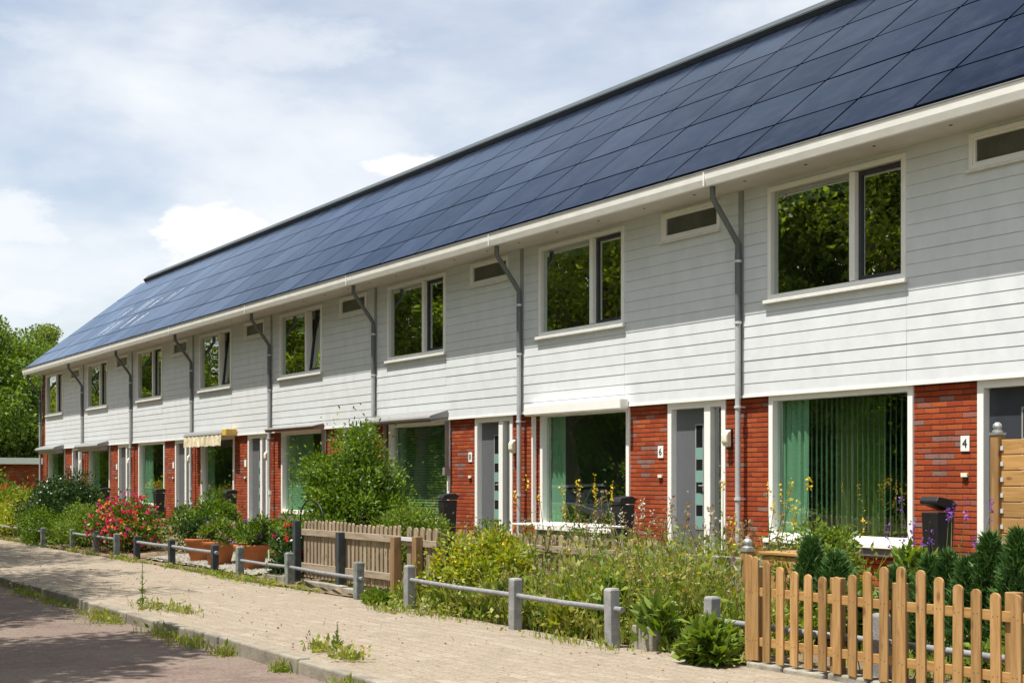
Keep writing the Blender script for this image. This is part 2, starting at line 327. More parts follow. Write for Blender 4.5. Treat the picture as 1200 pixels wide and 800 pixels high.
M['lf_far'] = leaf_mat('sunlit_hedge_leaves', [(.09,.14,.018),(.14,.20,.025),(.20,.26,.032),(.25,.30,.04)], .55)
M['lf_bright'] = leaf_mat('bright_bush_leaves', [(.035,.085,.010),(.085,.165,.014),(.14,.23,.022),(.20,.29,.03)], .3, .42)
M['lf_bush'] = leaf_mat('bush_leaves', [(.026,.066,.008),(.065,.135,.012),(.11,.185,.018),(.165,.24,.025)], .28, .42)
M['lf_light'] = leaf_mat('light_shrub_leaves', [(.07,.13,.016),(.11,.185,.022),(.16,.24,.03),(.21,.28,.04)])
M['lf_dark'] = leaf_mat('dark_shrub_leaves', [(.010,.032,.008),(.022,.058,.012),(.04,.085,.018),(.07,.12,.025)], .2, .35)
M['lf_conifer'] = leaf_mat('conifer_needles', [(.025,.07,.016),(.045,.11,.024),(.07,.15,.034),(.10,.19,.045)], .15)
M['lf_yel'] = leaf_mat('yellow_green_leaves', [(.11,.175,.015),(.20,.26,.022),(.31,.35,.03),(.42,.41,.045)])
M['weed'] = leaf_mat('weed_blades', [(.075,.14,.016),(.135,.215,.024),(.20,.275,.032),(.27,.31,.048),(.32,.28,.09)], .35)
def patchy(m, col, sc):
    nt = m.node_tree; b = nt.nodes['Principled BSDF']; src = b.inputs['Base Color'].links[0].from_socket
    tc = N(nt,'ShaderNodeTexCoord'); no = N(nt,'ShaderNodeTexNoise',Scale=sc,Detail=3.0); L(nt,tc.outputs['Object'],no.inputs['Vector']); r = ramp(nt,[(.48,(0,0,0)),(.66,(.75,.75,.75))]); L(nt,no.outputs['Fac'],r.inputs[0])
    mx = N(nt,'ShaderNodeMix',data_type='RGBA'); L(nt,r.outputs[0],mx.inputs[0]); L(nt,src,mx.inputs[6]); mx.inputs[7].default_value = (*col,1)
    for l in list(src.links):
        if l.to_node != mx: L(nt, mx.outputs[2], l.to_socket)
patchy(M['weed'], (.30,.30,.06), 2.6)
M['seed'] = leaf_mat('seed_heads', [(.25,.18,.09),(.36,.27,.13),(.20,.11,.06),(.42,.36,.2)], .3)
M['f_yellow'] = leaf_mat('yellow_petals', [(.62,.44,.02),(.72,.55,.04)], .3)
M['f_pink'] = leaf_mat('pink_petals', [(.62,.03,.16),(.70,.07,.24),(.66,.02,.09),(.75,.16,.30)], .3)
M['f_orange'] = leaf_mat('orange_petals', [(.70,.16,.05),(.74,.30,.08),(.62,.06,.05),(.72,.26,.14)], .3)
M['f_peach'] = leaf_mat('peach_petals', [(.75,.42,.12),(.78,.50,.20),(.74,.34,.14)], .3)
M['f_red'] = leaf_mat('red_petals', [(.60,.015,.02),(.70,.04,.03)], .3)
M['f_purple'] = leaf_mat('purple_petals', [(.20,.07,.42),(.32,.12,.50),(.14,.06,.30)], .3)
M['f_mix'] = leaf_mat('mixed_petals', [(.62,.05,.12),(.70,.62,.62),(.30,.14,.46),(.62,.22,.45),(.72,.66,.66)], .3)
M['f_white'] = leaf_mat('white_petals', [(.72,.70,.60),(.7,.66,.5)], .3)

# ------------------------------------------------------------------ leaf meshes (numpy)
def np_mesh(name, V, F, mats, mi=None):
    """V (n,3); F (m,4) quads"""
    me = bpy.data.meshes.new(name)
    me.vertices.add(len(V)); me.vertices.foreach_set('co', np.ascontiguousarray(V, dtype=np.float32).ravel())
    me.loops.add(F.size); me.loops.foreach_set('vertex_index', np.ascontiguousarray(F, dtype=np.int32).ravel())
    me.polygons.add(len(F)); me.polygons.foreach_set('loop_start', np.arange(0, F.size, 4, dtype=np.int32))
    for m in mats: me.materials.append(m)
    if mi is not None: me.polygons.foreach_set('material_index', np.ascontiguousarray(mi, dtype=np.int32))
    me.update(calc_edges=True); me.validate()
    return me
def unit(a): return a/np.maximum(np.linalg.norm(a, axis=1, keepdims=True), 1e-6)
def leaf_geo(P, D, size, aspect=.5, rng=RNG, fold=.18):
    """diamond leaves: P base (n,3), D direction (n,3), size (n)"""
    n = len(P); D = unit(D); Rr = rng.normal(size=(n,3)); Sd = unit(np.cross(D, Rr)); Nn = np.cross(Sd, D)
    sz = np.asarray(size).reshape(-1,1)*np.ones((n,1))
    a = P; b = P + D*sz*.45 + Sd*sz*aspect*.5 + Nn*sz*fold*.5
    c = P + D*sz - Nn*sz*fold*.6; d = P + D*sz*.45 - Sd*sz*aspect*.5 + Nn*sz*fold*.5
    V = np.stack([a,b,c,d], 1).reshape(-1,3); F = np.arange(4*n).reshape(n,4)
    return V, F
def blade_geo(P, H, lean, width, rng=RNG):
    """grass blades of 2 quads: P base, H heights, lean (n,2) horizontal tip offset"""
    n = len(P); ang = rng.uniform(0, 2*PI, n); w = np.stack([np.cos(ang), np.sin(ang), 0*ang], 1)*np.asarray(width).reshape(-1,1)*.5
    Ln = np.concatenate([lean, np.zeros((n,1))], 1); up = np.zeros((n,3)); up[:,2] = H
    mid = P + up*.55 + Ln*.3; tip = P + up + Ln
    V = np.stack([P-w, P+w, mid+w*.8, mid-w*.8, tip+w*.1, tip-w*.1], 1).reshape(-1,3)
    k = np.arange(n)[:,None]*6
    F = np.concatenate([k+np.array([[0,1,2,3]]), k+np.array([[3,2,4,5]])], 0)
    return V, F
def merge(parts):
    """parts: list of (V,F,matindex)"""
    Vs, Fs, Ms, o = [], [], [], 0
    for V, F, mi in parts:
        Vs.append(V); Fs.append(F+o); Ms.append(np.full(len(F), mi)); o += len(V)
    return np.concatenate(Vs), np.concatenate(Fs), np.concatenate(Ms)
def link(name, me, parent=None, loc=None):
    o = bpy.data.objects.new(name, me); COL.objects.link(o)
    if parent: o.parent = parent
    if loc: o.location = loc
    return o
def clump_points(rng, centers, radii, n, squash=.8):
    k = len(centers); w = radii**2; idx = rng.choice(k, n, p=w/w.sum())
    d = unit(rng.normal(size=(n,3))); r = radii[idx]*(rng.uniform(0,1,n)**.45)
    off = d*r[:,None]; off[:,2] *= squash
    return centers[idx] + off, d
def dome_centers(rng, rx, ry, h, n, z0=.12, shell=.55):
    out = []
    while len(out) < n:
        p = rng.uniform(-1,1,3); p[2] = abs(p[2])
        q = np.linalg.norm(p)
        if q > 1 or q < shell*rng.random(): continue
        out.append((p[0]*rx*.86, p[1]*ry*.86, z0*h + p[2]*h*.74))
    return np.array(out)

def shrub(name, label, cat, loc, rx, ry, h, mat, nleaf=5000, size=.07, nclump=26, flowers=None, group=None, seed=1, aspect=.5, rag=.25, up=.35, stems=True, clumpr=.32):
    rng = np.random.default_rng(seed)
    t = thing(name, label, cat, loc, 0, group)
    C = dome_centers(rng, rx, ry, h, nclump); R = rng.uniform(.65,1.2,nclump)*clumpr*min((rx+ry)/2, h)
    P, d = clump_points(rng, C, R, nleaf)
    ex = rng.random(nleaf) < .10; P[ex] += d[ex]*(rng.uniform(0,rag,ex.sum())*R.mean()*2)[:,None]
    P[:,2] = np.maximum(P[:,2], .02)
    D = d + rng.normal(size=(nleaf,3))*.6; D[:,2] += up
    V, F = leaf_geo(P, D, rng.uniform(.6,1.25,nleaf)*size, aspect, rng)
    link('foliage', np_mesh('foliage', V, F, [mat]), t)
    if stems:
        mb = MB()
        for i in range(min(nclump, 12)):
            c = C[i]; b = (rng.normal()*.06*rx, rng.normal()*.06*ry, -.03)
            mb.tube([b, (c[0]*.45, c[1]*.45, c[2]*.5), tuple(c)], [.016+.006*h, .011+.003*h, .005], 5)
        mb.build('stem', M['bark'], t, True)
    if flowers:
        fm, nf, fs = flowers
        # blossoms on the outside of the clumps
        idx = rng.integers(0, nclump, nf); dd = unit(rng.normal(size=(nf,3)) + np.array([0,-.35,.5])); B = C[idx] + dd*(R[idx]*1.0)[:,None]
        pp = []
        mats = fm if isinstance(fm, list) else [fm]
        for q in range(nf):
            k = 9; base = np.repeat(B[q][None], k, 0) ; ddir = unit(rng.normal(size=(k,3))*.8 + dd[q])
            V, F = leaf_geo(base, ddir, rng.uniform(.7,1.1,k)*fs, .8, rng); pp.append((V, F, int(rng.integers(0,len(mats)))))
        V, F, mi = merge(pp); link('blossoms', np_mesh('blossoms', V, F, mats, mi), t)
    return t

def make_tree(name, label, cat, loc, h, crown_r, mat, seed, trunk_r=.22, nleaf=26000, size=.2, crown_base=.3, ncl=70, group=None, rz=0, clr=.2):
    rng = np.random.default_rng(seed); t = thing(name, label, cat, loc, rz, group)
    mb = MB(); fork = h*crown_base
    top = np.array([rng.normal()*.3, rng.normal()*.3, h*.9])
    mb.tube([(0,0,-.1),(0.03*h*rng.normal()*.3,0,fork*.6),(top[0]*.3,top[1]*.3,fork*1.2),(top[0]*.7,top[1]*.7,h*.65),tuple(top)],
            [trunk_r*1.25,trunk_r,trunk_r*.8,trunk_r*.45,.03], 9)
    C = []
    cz = h*(1+crown_base)/2; hz = h*(1-crown_base)/2
    while len(C) < ncl:
        p = rng.uniform(-1,1,3); q = np.linalg.norm(p)
        if q > 1 or q < .35: continue
        wob = 1 - .25*max(0, p[2])
        C.append((p[0]*crown_r*wob, p[1]*crown_r*wob, cz + p[2]*hz))
    C = np.array(C); R = rng.uniform(.6,1.25,ncl)*clr*crown_r*1.35
    for i in range(min(ncl, 34)):
        c = C[i]; z = max(fork*.8, c[2] - .55*math.hypot(c[0],c[1]) - rng.uniform(.2,1)); k = min(1,(z/h))
        b = np.array([top[0]*k*.8, top[1]*k*.8, min(z, h*.8)])
        mid = b*.5 + c*.5 + np.array([0,0,-.12*np.linalg.norm(c-b)]) + rng.normal(size=3)*.1
        mb.tube([tuple(b), tuple(mid), tuple(c)], [trunk_r*.38, trunk_r*.22, .02], 6)
    mb.build('trunk', M['bark'], t, True)
    P, d = clump_points(rng, C, R, nleaf, .75)
    D = d*.8 + rng.normal(size=(nleaf,3))*.7
    V, F = leaf_geo(P, D, rng.uniform(.6,1.3,nleaf)*size, .62, rng)
    link('crown', np_mesh('crown', V, F, [mat]), t)
    return t

# ------------------------------------------------------------------ setting: ground
def sheet(name, x0, x1, y0, y1, z, mat):
    mb = MB(); mb.add([(x0,y0,z),(x1,y0,z),(x1,y1,z),(x0,y1,z)], [(0,1,2,3)])
    return tag(mb.build(name, mat), kind='structure')
KY = -7.5
sheet('ground', -900, 900, -900, 900, -.17, M['turf'])
sheet('road', -160, 60, -11.9, KY-.12, -.12, M['roadbrick'])
def bumpy(name, x0, x1, y0, y1, zf, mat, step, amp, seed):
    rng = np.random.default_rng(seed); nx = int((x1-x0)/step)+1; ny = int((y1-y0)/step)+1
    xs = np.linspace(x0,x1,nx); ys = np.linspace(y0,y1,ny); X, Y = np.meshgrid(xs, ys)
    Z = zf(X,Y) + rng.normal(size=X.shape)*amp
    V = np.stack([X,Y,Z],-1).reshape(-1,3); i = np.arange(nx*ny).reshape(ny,nx)
    F = np.stack([i[:-1,:-1],i[:-1,1:],i[1:,1:],i[1:,:-1]],-1).reshape(-1,4)
    me = np_mesh(name, V, F, [mat]); me.polygons.foreach_set('use_smooth', [True]*len(F))
    return tag(link(name, me), kind='structure')
def gz(y):   # garden height
    return float(np.interp(y, [-4.6,-4.2,-1.5,0], [.005,.05,.22,.25]))
bumpy('sidewalk', -90, 40, KY-.03, -4.5, lambda X,Y: (.012*np.sin(X*1.3+Y)*np.cos(Y*1.7)+.008*np.sin(X*.61+2)+.006)*np.clip((Y-KY)/.8,0,1)-.012, M['pave'], .25, .0015, 4)
bumpy('garden_ground', -38.2, 16, -4.62, .1, lambda X,Y: np.interp(Y, [-4.6,-4.2,-1.5,0], [.012,.05,.22,.25]), M['soil'], .14, .012, 5)
# kerb: blocks of about a metre, a bit uneven
mb = MB(); x = -90.0
while x < 40:
    ln = .98; dz = random.uniform(-.012,.008); dy = random.uniform(-.012,.012)
    mb.box(x+.008, x+ln-.004, KY-.125+dy, KY-.005+dy*.3, -.3, .004+dz); x += ln
tag(mb.build('kerb', M['kerb'], bevel=.018), kind='structure')
mb = MB(); x = -120.0
while x < 60:
    mb.box(x+.006, x+.99, -12.05, -11.92, -.3, .0); x += 1
tag(mb.build('far_kerb', M['kerb'], bevel=.015), kind='structure')
sheet('far_pavement', -160, 60, -13.9, -12.06, .0, M['pave'])
sheet('verge', -160, 60, -60, -13.9, -.004, M['turf'])

# ------------------------------------------------------------------ houses
FZ = .40; CB = 2.60; SO = 5.28           # floor, cladding bottom, soffit
EY, EZ = -.66, 5.48; RY, RZ = 3.87, 9.065  # eave and ridge of the panel plane
SL = math.hypot(RY-EY, RZ-EZ); SY, SZ = (RY-EY)/SL, (RZ-EZ)/SL   # along slope
NY, NZ = -SZ, SY                           # outward normal
def rp(s, o=0): return (EY+SY*s+NY*o, EZ+SZ*s+NZ*o)
ROWS = [.02,.86,1.99,3.12,4.27,5.45]
PW = 1.44
def rects(x0, x1, z0, z1, holes):
    xs = sorted({x0,x1,*[min(max(h[i],x0),x1) for h in holes for i in (0,1)]}); out = []
    for a, b in zip(xs, xs[1:]):
        hs = sorted([(h[2],h[3]) for h in holes if h[0] <= a+1e-6 and h[1] >= b-1e-6]); z = z0
        for c, d in hs:
            if c > z: out.append((a,b,z,c))
            z = max(z, d)
        if z < z1: out.append((a,b,z,z1))
    return out
def frame(mb, x0, x1, z0, z1, y0, y1, w, wb=None, m=None):
    wb = wb or w
    mb.box(x0, x0+w, y0, y1, z0, z1, m); mb.box(x1-w, x1, y0, y1, z0, z1, m)
    mb.box(x0+w, x1-w, y0+.001, y1, z1-w, z1, m); mb.box(x0+w, x1-w, y0+.001, y1, z0, z0+wb, m)
def quad(mb, x0, x1, y, z0, z1, m=None): mb.add([(x0,y,z0),(x1,y,z0),(x1,y,z1),(x0,y,z1)], [(0,1,2,3)], m)
def cloth(x0, x1, z0, z1, y, folds, amp, mat, name, parent, seed=0):
    rng = np.random.default_rng(abs(seed)); n = max(8, folds*6); mb = MB(); vs = []
    for i in range(n+1):
        u = i/n; yy = y + amp*math.sin(u*folds*2*PI+rng.normal()*.25)
        vs += [(x0+(x1-x0)*u, yy, z0), (x0+(x1-x0)*u+.01*rng.normal(), yy*1.0, z1)]
    mb.add(vs, [(2*i,2*i+2,2*i+3,2*i+1) for i in range(n)])
    return mb.build(name, mat, parent, True)
def text_mesh(body, size, mat, name, parent, loc):
    cu = bpy.data.curves.new(name, 'FONT'); cu.body = body; cu.size = size; cu.extrude = .002; cu.align_x = 'CENTER'; cu.align_y = 'CENTER'
    tmp = bpy.data.objects.new('numeral_curve', cu); COL.objects.link(tmp)
    dg = bpy.context.evaluated_depsgraph_get(); me = bpy.data.meshes.new_from_object(tmp.evaluated_get(dg))
    bpy.data.objects.remove(tmp); bpy.data.curves.remove(cu)
    me.materials.clear(); me.materials.append(mat)
    o = link(name, me, parent, loc); o.rotation_euler = (PI/2,0,0); return o

def house(x0, W, label, number, opts):
    t = thing('terraced_house', label, 'house', (x0,0,0), 0, 'houses of the terrace row')
    rng = random.Random(int(x0*10)+5)
    last = opts.get('end'); xl = 0 if not last else 0
    bx = .42 if not last else .62           # width of the left brick pier
    wx0, wx1 = (.46, 2.86) if not last else (.66, 3.0)
    dx0, dx1 = (3.76, 5.0) if not last else (3.95, 5.2)
    wz0, wz1 = .74, CB-.02
    # ---- brick walls: front piers, spandrel, gable, rear
    mb = MB()
    for a,b,c,d in rects(0, W, -.2, CB+.02, [(wx0,wx1,wz0,CB+.02),(dx0,dx1,FZ-.12,CB+.02)]): mb.box(a,b,0,.14,c,d)
    gb = MB()
    if last:
        gb.xprism([(.0,-.2),(8.7,-.2),(8.7,5.6),(RY,RZ-.25),(0,5.6)], -.22, -.002)
        gb.box(-.002, .40, -.02, .14, CB+.02, SO)
    if opts.get('right_end'): gb.xprism([(.0,-.2),(8.7,-.2),(8.7,5.6),(RY,RZ-.25),(0,5.6)], W+.002, W+.22)
    mb.build('wall', M['brick'], t)
    if gb.v: gb.build('gable_wall', M['brick'], t)
    mb = MB(); mb.box(0, W, 8.5, 8.7, -.2, 5.5); mb.build('rear_wall', M['brick'], t)
    # ---- white boards with lap grooves
    ux0, ux1, uz0, uz1 = (.50, 2.80, 3.79, 5.22) if not last else (.62, 2.9, 3.79, 5.22)
    sx0, sx1, sz0, sz1 = (3.70, 4.95, 4.85, 5.235) if not last else (3.9, 5.15, 4.84, 5.22)
    mb = MB(); holes = [(ux0,ux1,uz0,uz1),(sx0,sx1,sz0,sz1)]
    cx0 = .0 if not last else .41
    for a,b,c,d in rects(cx0, W, CB, SO, holes): mb.box(a, b, -.035, .14, c+.012, d, M['clad_back'])
    nb = 18; pitch = (SO-CB)/nb
    for i in range(nb):
        za = CB+i*pitch; zb = za+pitch
        segs = [(cx0, W)]
        for h in holes:
            if h[2] < zb-.002 and h[3] > za+.002:
                new = []
                for s0,s1 in segs:
                    if h[0] > s0: new.append((s0,min(h[0],s1)))
                    if h[1] < s1: new.append((h[1],s1))
                segs = new
        for s0,s1 in segs:
            cuts = [s0]+[c for c in (ux1+.004,) if s0+.3 < c < s1-.3]+[s1]
            for a,b in zip(cuts,cuts[1:]):
                j = rng.uniform(-.0012,.0012)
                zz0, zz1 = za+.003, zb
                for h in holes:   # a window cuts the board above / below
                    if a < h[1]-.01 and b > h[0]+.01: pass
                e = .0015
                mb.add([(a+e,-.0645+j,zz0),(b-e,-.0645+j,zz0),(b-e,-.0595+j,zz1),(a+e,-.0595+j,zz1),(a+e,-.034,zz0),(b-e,-.034,zz0),(b-e,-.034,zz1),(a+e,-.034,zz1)],
                       [(0,1,2,3),(4,7,6,5),(0,4,5,1),(3,2,6,7),(0,3,7,4),(1,5,6,2)], M['clad'])
    # short pieces where a window edge falls inside a board
    for h in holes:
        i0 = int((h[2]-CB)/pitch); za = CB+i0*pitch
        if h[2]-za > .01: mb.box(h[0]+.001, h[1]-.001, -.066, -.034, za+.005, h[2]-.001, M['clad'])
        i1 = int((h[3]-CB)/pitch); zb = min(CB+(i1+1)*pitch, SO)
        if zb-h[3] > .01: mb.box(h[0]+.001, h[1]-.001, -.060, -.034, h[3]+.001, zb, M['clad'])
    mb.build('cladding', None, t)
    # ---- white drip board under the boards
    mb = MB(); mb.box(cx0+.001, W-.001, -.074, -.012, CB-.03, CB+.002); mb.build('drip_board', M['white'], t)
    # ---- rooms behind the glass
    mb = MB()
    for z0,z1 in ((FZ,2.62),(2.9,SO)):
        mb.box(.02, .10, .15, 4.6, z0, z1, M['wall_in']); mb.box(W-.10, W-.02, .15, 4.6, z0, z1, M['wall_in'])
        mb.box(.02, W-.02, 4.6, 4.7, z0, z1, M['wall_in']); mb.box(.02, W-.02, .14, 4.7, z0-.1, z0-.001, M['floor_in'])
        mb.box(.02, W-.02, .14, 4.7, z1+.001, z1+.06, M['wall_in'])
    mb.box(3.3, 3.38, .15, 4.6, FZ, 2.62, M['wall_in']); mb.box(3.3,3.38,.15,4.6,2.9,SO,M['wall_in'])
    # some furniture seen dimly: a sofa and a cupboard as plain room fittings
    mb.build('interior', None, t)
    # ---- ground floor window
    mb = MB(); frame(mb, wx0, wx1, wz0, wz1, -.03, .10, .075, .09)
    w = mb.build('window', M['white'], t, bevel=.004)
    mb = MB(); quad(mb, wx0+.074, wx1-.074, .058, wz0+.089, wz1-.074); mb.build('pane', M['glass'], w)
    mb = MB()
    if opts.get('white_sill'): mb.box(wx0-.01, wx1+.03, -.12, -.031, wz0-.035, wz0+.02, M['white'])
    mb.box(wx0-.04, wx1+.05, -.09, -.001, wz0-.13, wz0-.037, M['stone']); mb.build('sill', None, w, bevel=.004)
    px0, px1, pz0, pz1 = wx0+.08, wx1-.08, wz0+.09, wz1-.08
    kind = opts.get('blind')
    if kind == 'vertical':
        mb = MB(); k = 21
        for i in range(k):
            xx = px0+.42+(px1-px0-.5)*i/(k-1); a = math.radians(rng.uniform(118,131))
            mb.obox((xx,.165,(pz0+pz1)/2+.02), .085, .002, pz1-pz0-.05, Matrix.Rotation(a,3,'Z'))
        mb.build('vertical_blind', M['curtain'], w)
        cloth(px0+.0, px0+.48, pz0, pz1, .13, 4, .035, M['curtain'], 'curtain', w, 3)
        cloth(px0+.70, px0+1.50, pz0-.2, pz1, .42, 6, .05, M['curtain_y'], 'ochre_curtain', w, 4)  # added ochre sheet standing for a tree's reflection in the pane
    elif kind == 'horizontal':
        mb = MB(); z = pz0+.02
        while z < pz1:
            mb.obox(((px0+px1)/2+.12, .115, z), px1-px0-.30, .05, .002, Matrix.Rotation(math.radians(50),3,'X')); z += .048
        mb.build('horizontal_blind', M['blind'], w)
        cloth(px0+.0, px0+.34, pz0, pz1, .14, 3, .03, M['curtain'], 'curtain', w, 3)
    elif kind == 'half':
        cloth(px0, px0+1.35, pz0, pz1, .14, 8, .03, M['curtain'], 'curtain', w, 5)
    elif kind == 'screens':
        cloth(px0, px0+.42, pz0, pz1, .14, 3, .03, M['curtain'], 'curtain', w, 6)
    else:
        cloth(px0, px0+.45+rng.random()*.4, pz0, pz1, .14, 3, .03, M['curtain'], 'curtain', w, int(-x0))
    if kind != 'half' and kind != 'vertical':
        mb = MB(); mb.box(px0, px1, .17, .42, wz0-.02, wz0+.05); mb.build('inner_sill', M['sill'], w)
    # ---- upper window with a side sash
    mb = MB(); frame(mb, ux0, ux1, uz0, uz1, -.085, .06, .062); mx = ux0+.64*(ux1-ux0); mb.box(mx-.045, mx+.045, -.084, .06, uz0+.07, uz1-.07)
    w2 = mb.build('window', M['white'], t, bevel=.004)
    mb = MB(); quad(mb, ux0+.06, mx-.044, -.02, uz0+.069, uz1-.069); mb.build('pane', M['glass_up'], w2)
    tilt = opts.get('sash_open', 0)
    mb = MB(); sw = ux1-.072-(mx+.047)
    hgt = uz1-uz0-.146; cx = (mx+.047+ux1-.072)/2
    frame(mb, -sw/2, sw/2, 0, hgt, -.02, .035, .045, m=M['darkzinc']); quad(mb, -sw/2+.043, sw/2-.043, .005, .043, hgt-.043, M['glass_up'])
    sash = mb.build('sash', None, w2, loc=(cx, .0, uz0+.073)); sash.rotation_euler = (-tilt, 0, 0)
    mb = MB(); mb.box(ux0-.05, ux1+.03, -.125, -.07, uz0-.05, uz0-.005); mb.build('sill', M['sill'], w2, bevel=.005)
    cu = opts.get('up_curtain', M['curtain'])
    if cu is not M['curtain']: cloth(ux0+.8, ux0+1.35, uz0, uz1, .5, 5, .04, cu, 'curtain', w2, int(-x0)+2)
    mb = MB(); mb.box(ux0+.1, mx-.06, .16, .17, uz1-.22, uz1-.05); mb.build('roller_blind', M['curtain'], w2)
    # ---- small top window
    mb = MB(); frame(mb, sx0, sx1, sz0, sz1, -.085, .03, .045); frame(mb, sx0+.046, sx1-.046, sz0+.046, sz1-.046, -.065, .03, .028)
    w3 = mb.build('window', M['white'], t, bevel=.003)
    mb = MB(); quad(mb, sx0+.072, sx1-.072, -.035, sz0+.072, sz1-.072); mb.build('pane', M['dullglass'], w3)
    mb = MB(); mb.box(sx0-.04, sx1+.02, -.115, -.07, sz0-.035, sz0-.004); mb.build('sill', M['sill'], w3, bevel=.004)
    # ---- door set
    mb = MB(); frame(mb, dx0, dx1, FZ, CB-.03, -.02, .11, .085, .03); mxd = dx0+.80; mb.box(mxd, mxd+.13, -.019, .11, FZ+.03, CB-.115)
    d = mb.build('door_frame', M['white'], t, bevel=.004)
    dm = M['door'] if not opts.get('dark_door') else M['door_dark']
    mb = MB(); mb.box(dx0+.087, mxd-.002, .075, .12, FZ+.035, CB-.118, dm)
    leaf = mb.build('door', None, d, bevel=.003)
    gx = dx0+.087+.62*(mxd-dx0-.087)
    mb = MB(); frame(mb, gx-.02, gx+.16, FZ+.42, CB-.33, .066, .076, .02, m=M['alu_g']); mb.box(gx, gx+.14, .070, .0755, FZ+.44, CB-.35, M['carglass'])
    k = 4; zz0, zz1 = FZ+.44, CB-.35; p = (zz1-zz0)/(k+.5)
    for i in range(k): mb.box(gx, gx+.14, .065, .0715, zz0+(i*1.0+.0)*p, zz0+(i+.52)*p, M['frost'])
    mb.build('glass_strip', None, d)
    mb = MB(); mb.tube([(mxd-.06,.075,1.42),(mxd-.06,.03,1.42),(mxd-.17,.03,1.42)], .010, 8); mb.box(mxd-.08,mxd-.04,.068,.076,1.33,1.50); mb.build('handle', M['steel'], d)
    mb = MB(); quad(mb, mxd+.129, dx1-.084, .063, FZ+.029, CB-.114); mb.build('sidelight', M['glass_up'], d)
    mb = MB(); mb.box(dx0+.02, dx1-.02, -.25, -.021, gz(-.2)-.1, FZ+.015); mb.build('doorstep', M['stone'], t, bevel=.006)
    # ---- lamp, bell, number
    lx = dx1+.09
    mb = MB(); mb.box(lx-.05, lx+.05, -.03, 0-.001, 1.90, 2.18); la = mb.build('wall_lamp', M['black'], t, bevel=.008)
    mb = MB(); mb.xprism([(-.03,1.93),(-.09,1.95),(-.125,2.0),(-.125,2.10),(-.09,2.15),(-.03,2.17)], lx-.055, lx+.055); mb.build('lamp_shade', M['lamp'], la, bevel=.02)
    nx = dx0-.17
    mb = MB(); mb.box(nx-.06, nx+.06, -.014, -.001, 1.81, 1.98); pl = mb.build('number_plate', M['white'], t, bevel=.004)
    if number: text_mesh(number, .135, M['ink'], 'numeral', pl, (nx, -.0165, 1.895))
    mb = MB(); mb.box(nx-.045, nx+.04, -.03, -.001, 1.53, 1.575, M['lamp']); mb.box(nx-.02, nx+.03, -.025, -.001, 1.50, 1.529, M['black']); mb.build('doorbell', None, t, bevel=.003)
    # ---- roof
    mb = MB(); h0 = 0 if not last else -.30; h1 = W if not opts.get('right_end') else W+.3
    a0, a1 = rp(-.02,-.05), rp(SL,-.05); b0, b1 = rp(-.02,-.2), rp(SL,-.2)
    by = 2*RY-EY
    mb.xprism([a0,a1,(RY+.001,a1[1]),(by,EZ),(by,EZ-.15),(RY,b1[1]),b0], h0, h1)
    roof = mb.build('roof', M['roofing'], t)
    # eaves: soffit, fascia gutter
    mb = MB(); mb.box(h0, h1-.003, EY+.03, -.001, SO, SO+.03)
    so = mb.build('soffit', M['soffit'], t)
    mb = MB(); xx = .45
    while xx < W: mb.lathe([(0.001,0),(.022,0),(.022,-.004),(.001,-.004)], 10, (xx, -.42, SO-.0005), M['rubber']); xx += 1.1
    mb.build('soffit_vent', None, so)
    mb = MB(); mb.xprism([(EY+.03,SO-.012),(EY-.02,SO-.012),(EY-.045,SO+.07),(EY-.055,SO+.165),(EY-.042,SO+.165),(EY-.03,SO+.10),(EY+.03,SO+.10)], h0, h1-.004)
    g = mb.build('gutter', M['gutter'], t)
    mb = MB(); mb.xprism([(EY-.065,SO+.167),(EY-.065,SO+.180),(EY-.02,SO+.180),(EY-.02,SO+.167)], h0, h1-.004, M['alu']); mb.box(-.012,.012,EY-.062,EY-.04,SO-.014,SO+.166, M['gutter'])
    mb.build('gutter_lip', None, g)
    # panels whose centre lies over this house
    X0, X1 = x0+(h0 if last else 0), x0+(W if not opts.get('right_end') else W+.3)
    for r in range(5):
        s0, s1 = ROWS[r]+.022, ROWS[r+1]-.022
        k = math.floor((X0-3.44)/PW)-1
        while True:
            p0 = 3.44+k*PW; p1 = p0+PW; k += 1
            if p0 > X1+PW: break
            c = (max(p0, -38.28)+p1)/2
            if not (X0 <= c < X1) : continue
            q0 = max(p0, -38.28)+.019; q1 = p1-.019
            if q1-q0 < .2: continue
            q0 -= x0; q1 -= x0
            jit = rng.uniform(-.0015,.0015); tl = rng.uniform(-.0012,.0012)
            mb = MB(); y0,z0 = rp(s0,.0); 
            def P(x,s,o): y,z = rp(s,o); return (x,y,z)
            o1 = .018+jit
            mb.add([P(q0,s0,o1-tl),P(q1,s0,o1-tl*.3),P(q1,s1,o1+tl),P(q0,s1,o1+tl*.5),P(q0,s0,-.04),P(q1,s0,-.04),P(q1,s1,-.04),P(q0,s1,-.04)],
                   [(0,1,2,3),(4,7,6,5),(0,4,5,1),(1,5,6,2),(2,6,7,3),(3,7,4,0)], M['solar'])
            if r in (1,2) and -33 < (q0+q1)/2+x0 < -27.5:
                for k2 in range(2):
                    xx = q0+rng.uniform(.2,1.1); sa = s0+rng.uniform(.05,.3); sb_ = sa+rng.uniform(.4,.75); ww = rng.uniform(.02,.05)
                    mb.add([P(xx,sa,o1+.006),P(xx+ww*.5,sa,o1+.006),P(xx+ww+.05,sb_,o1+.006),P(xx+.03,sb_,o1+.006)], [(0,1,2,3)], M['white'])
            o = mb.build('solar_panel', None, roof)
    # ridge: dark upstand and metal cap
    mb = MB(); u0, u1 = rp(5.38,.02), rp(5.38,.16); v0, v1 = rp(SL,.02), rp(SL,.16)
    rr0 = h0+.0 if not last else .15
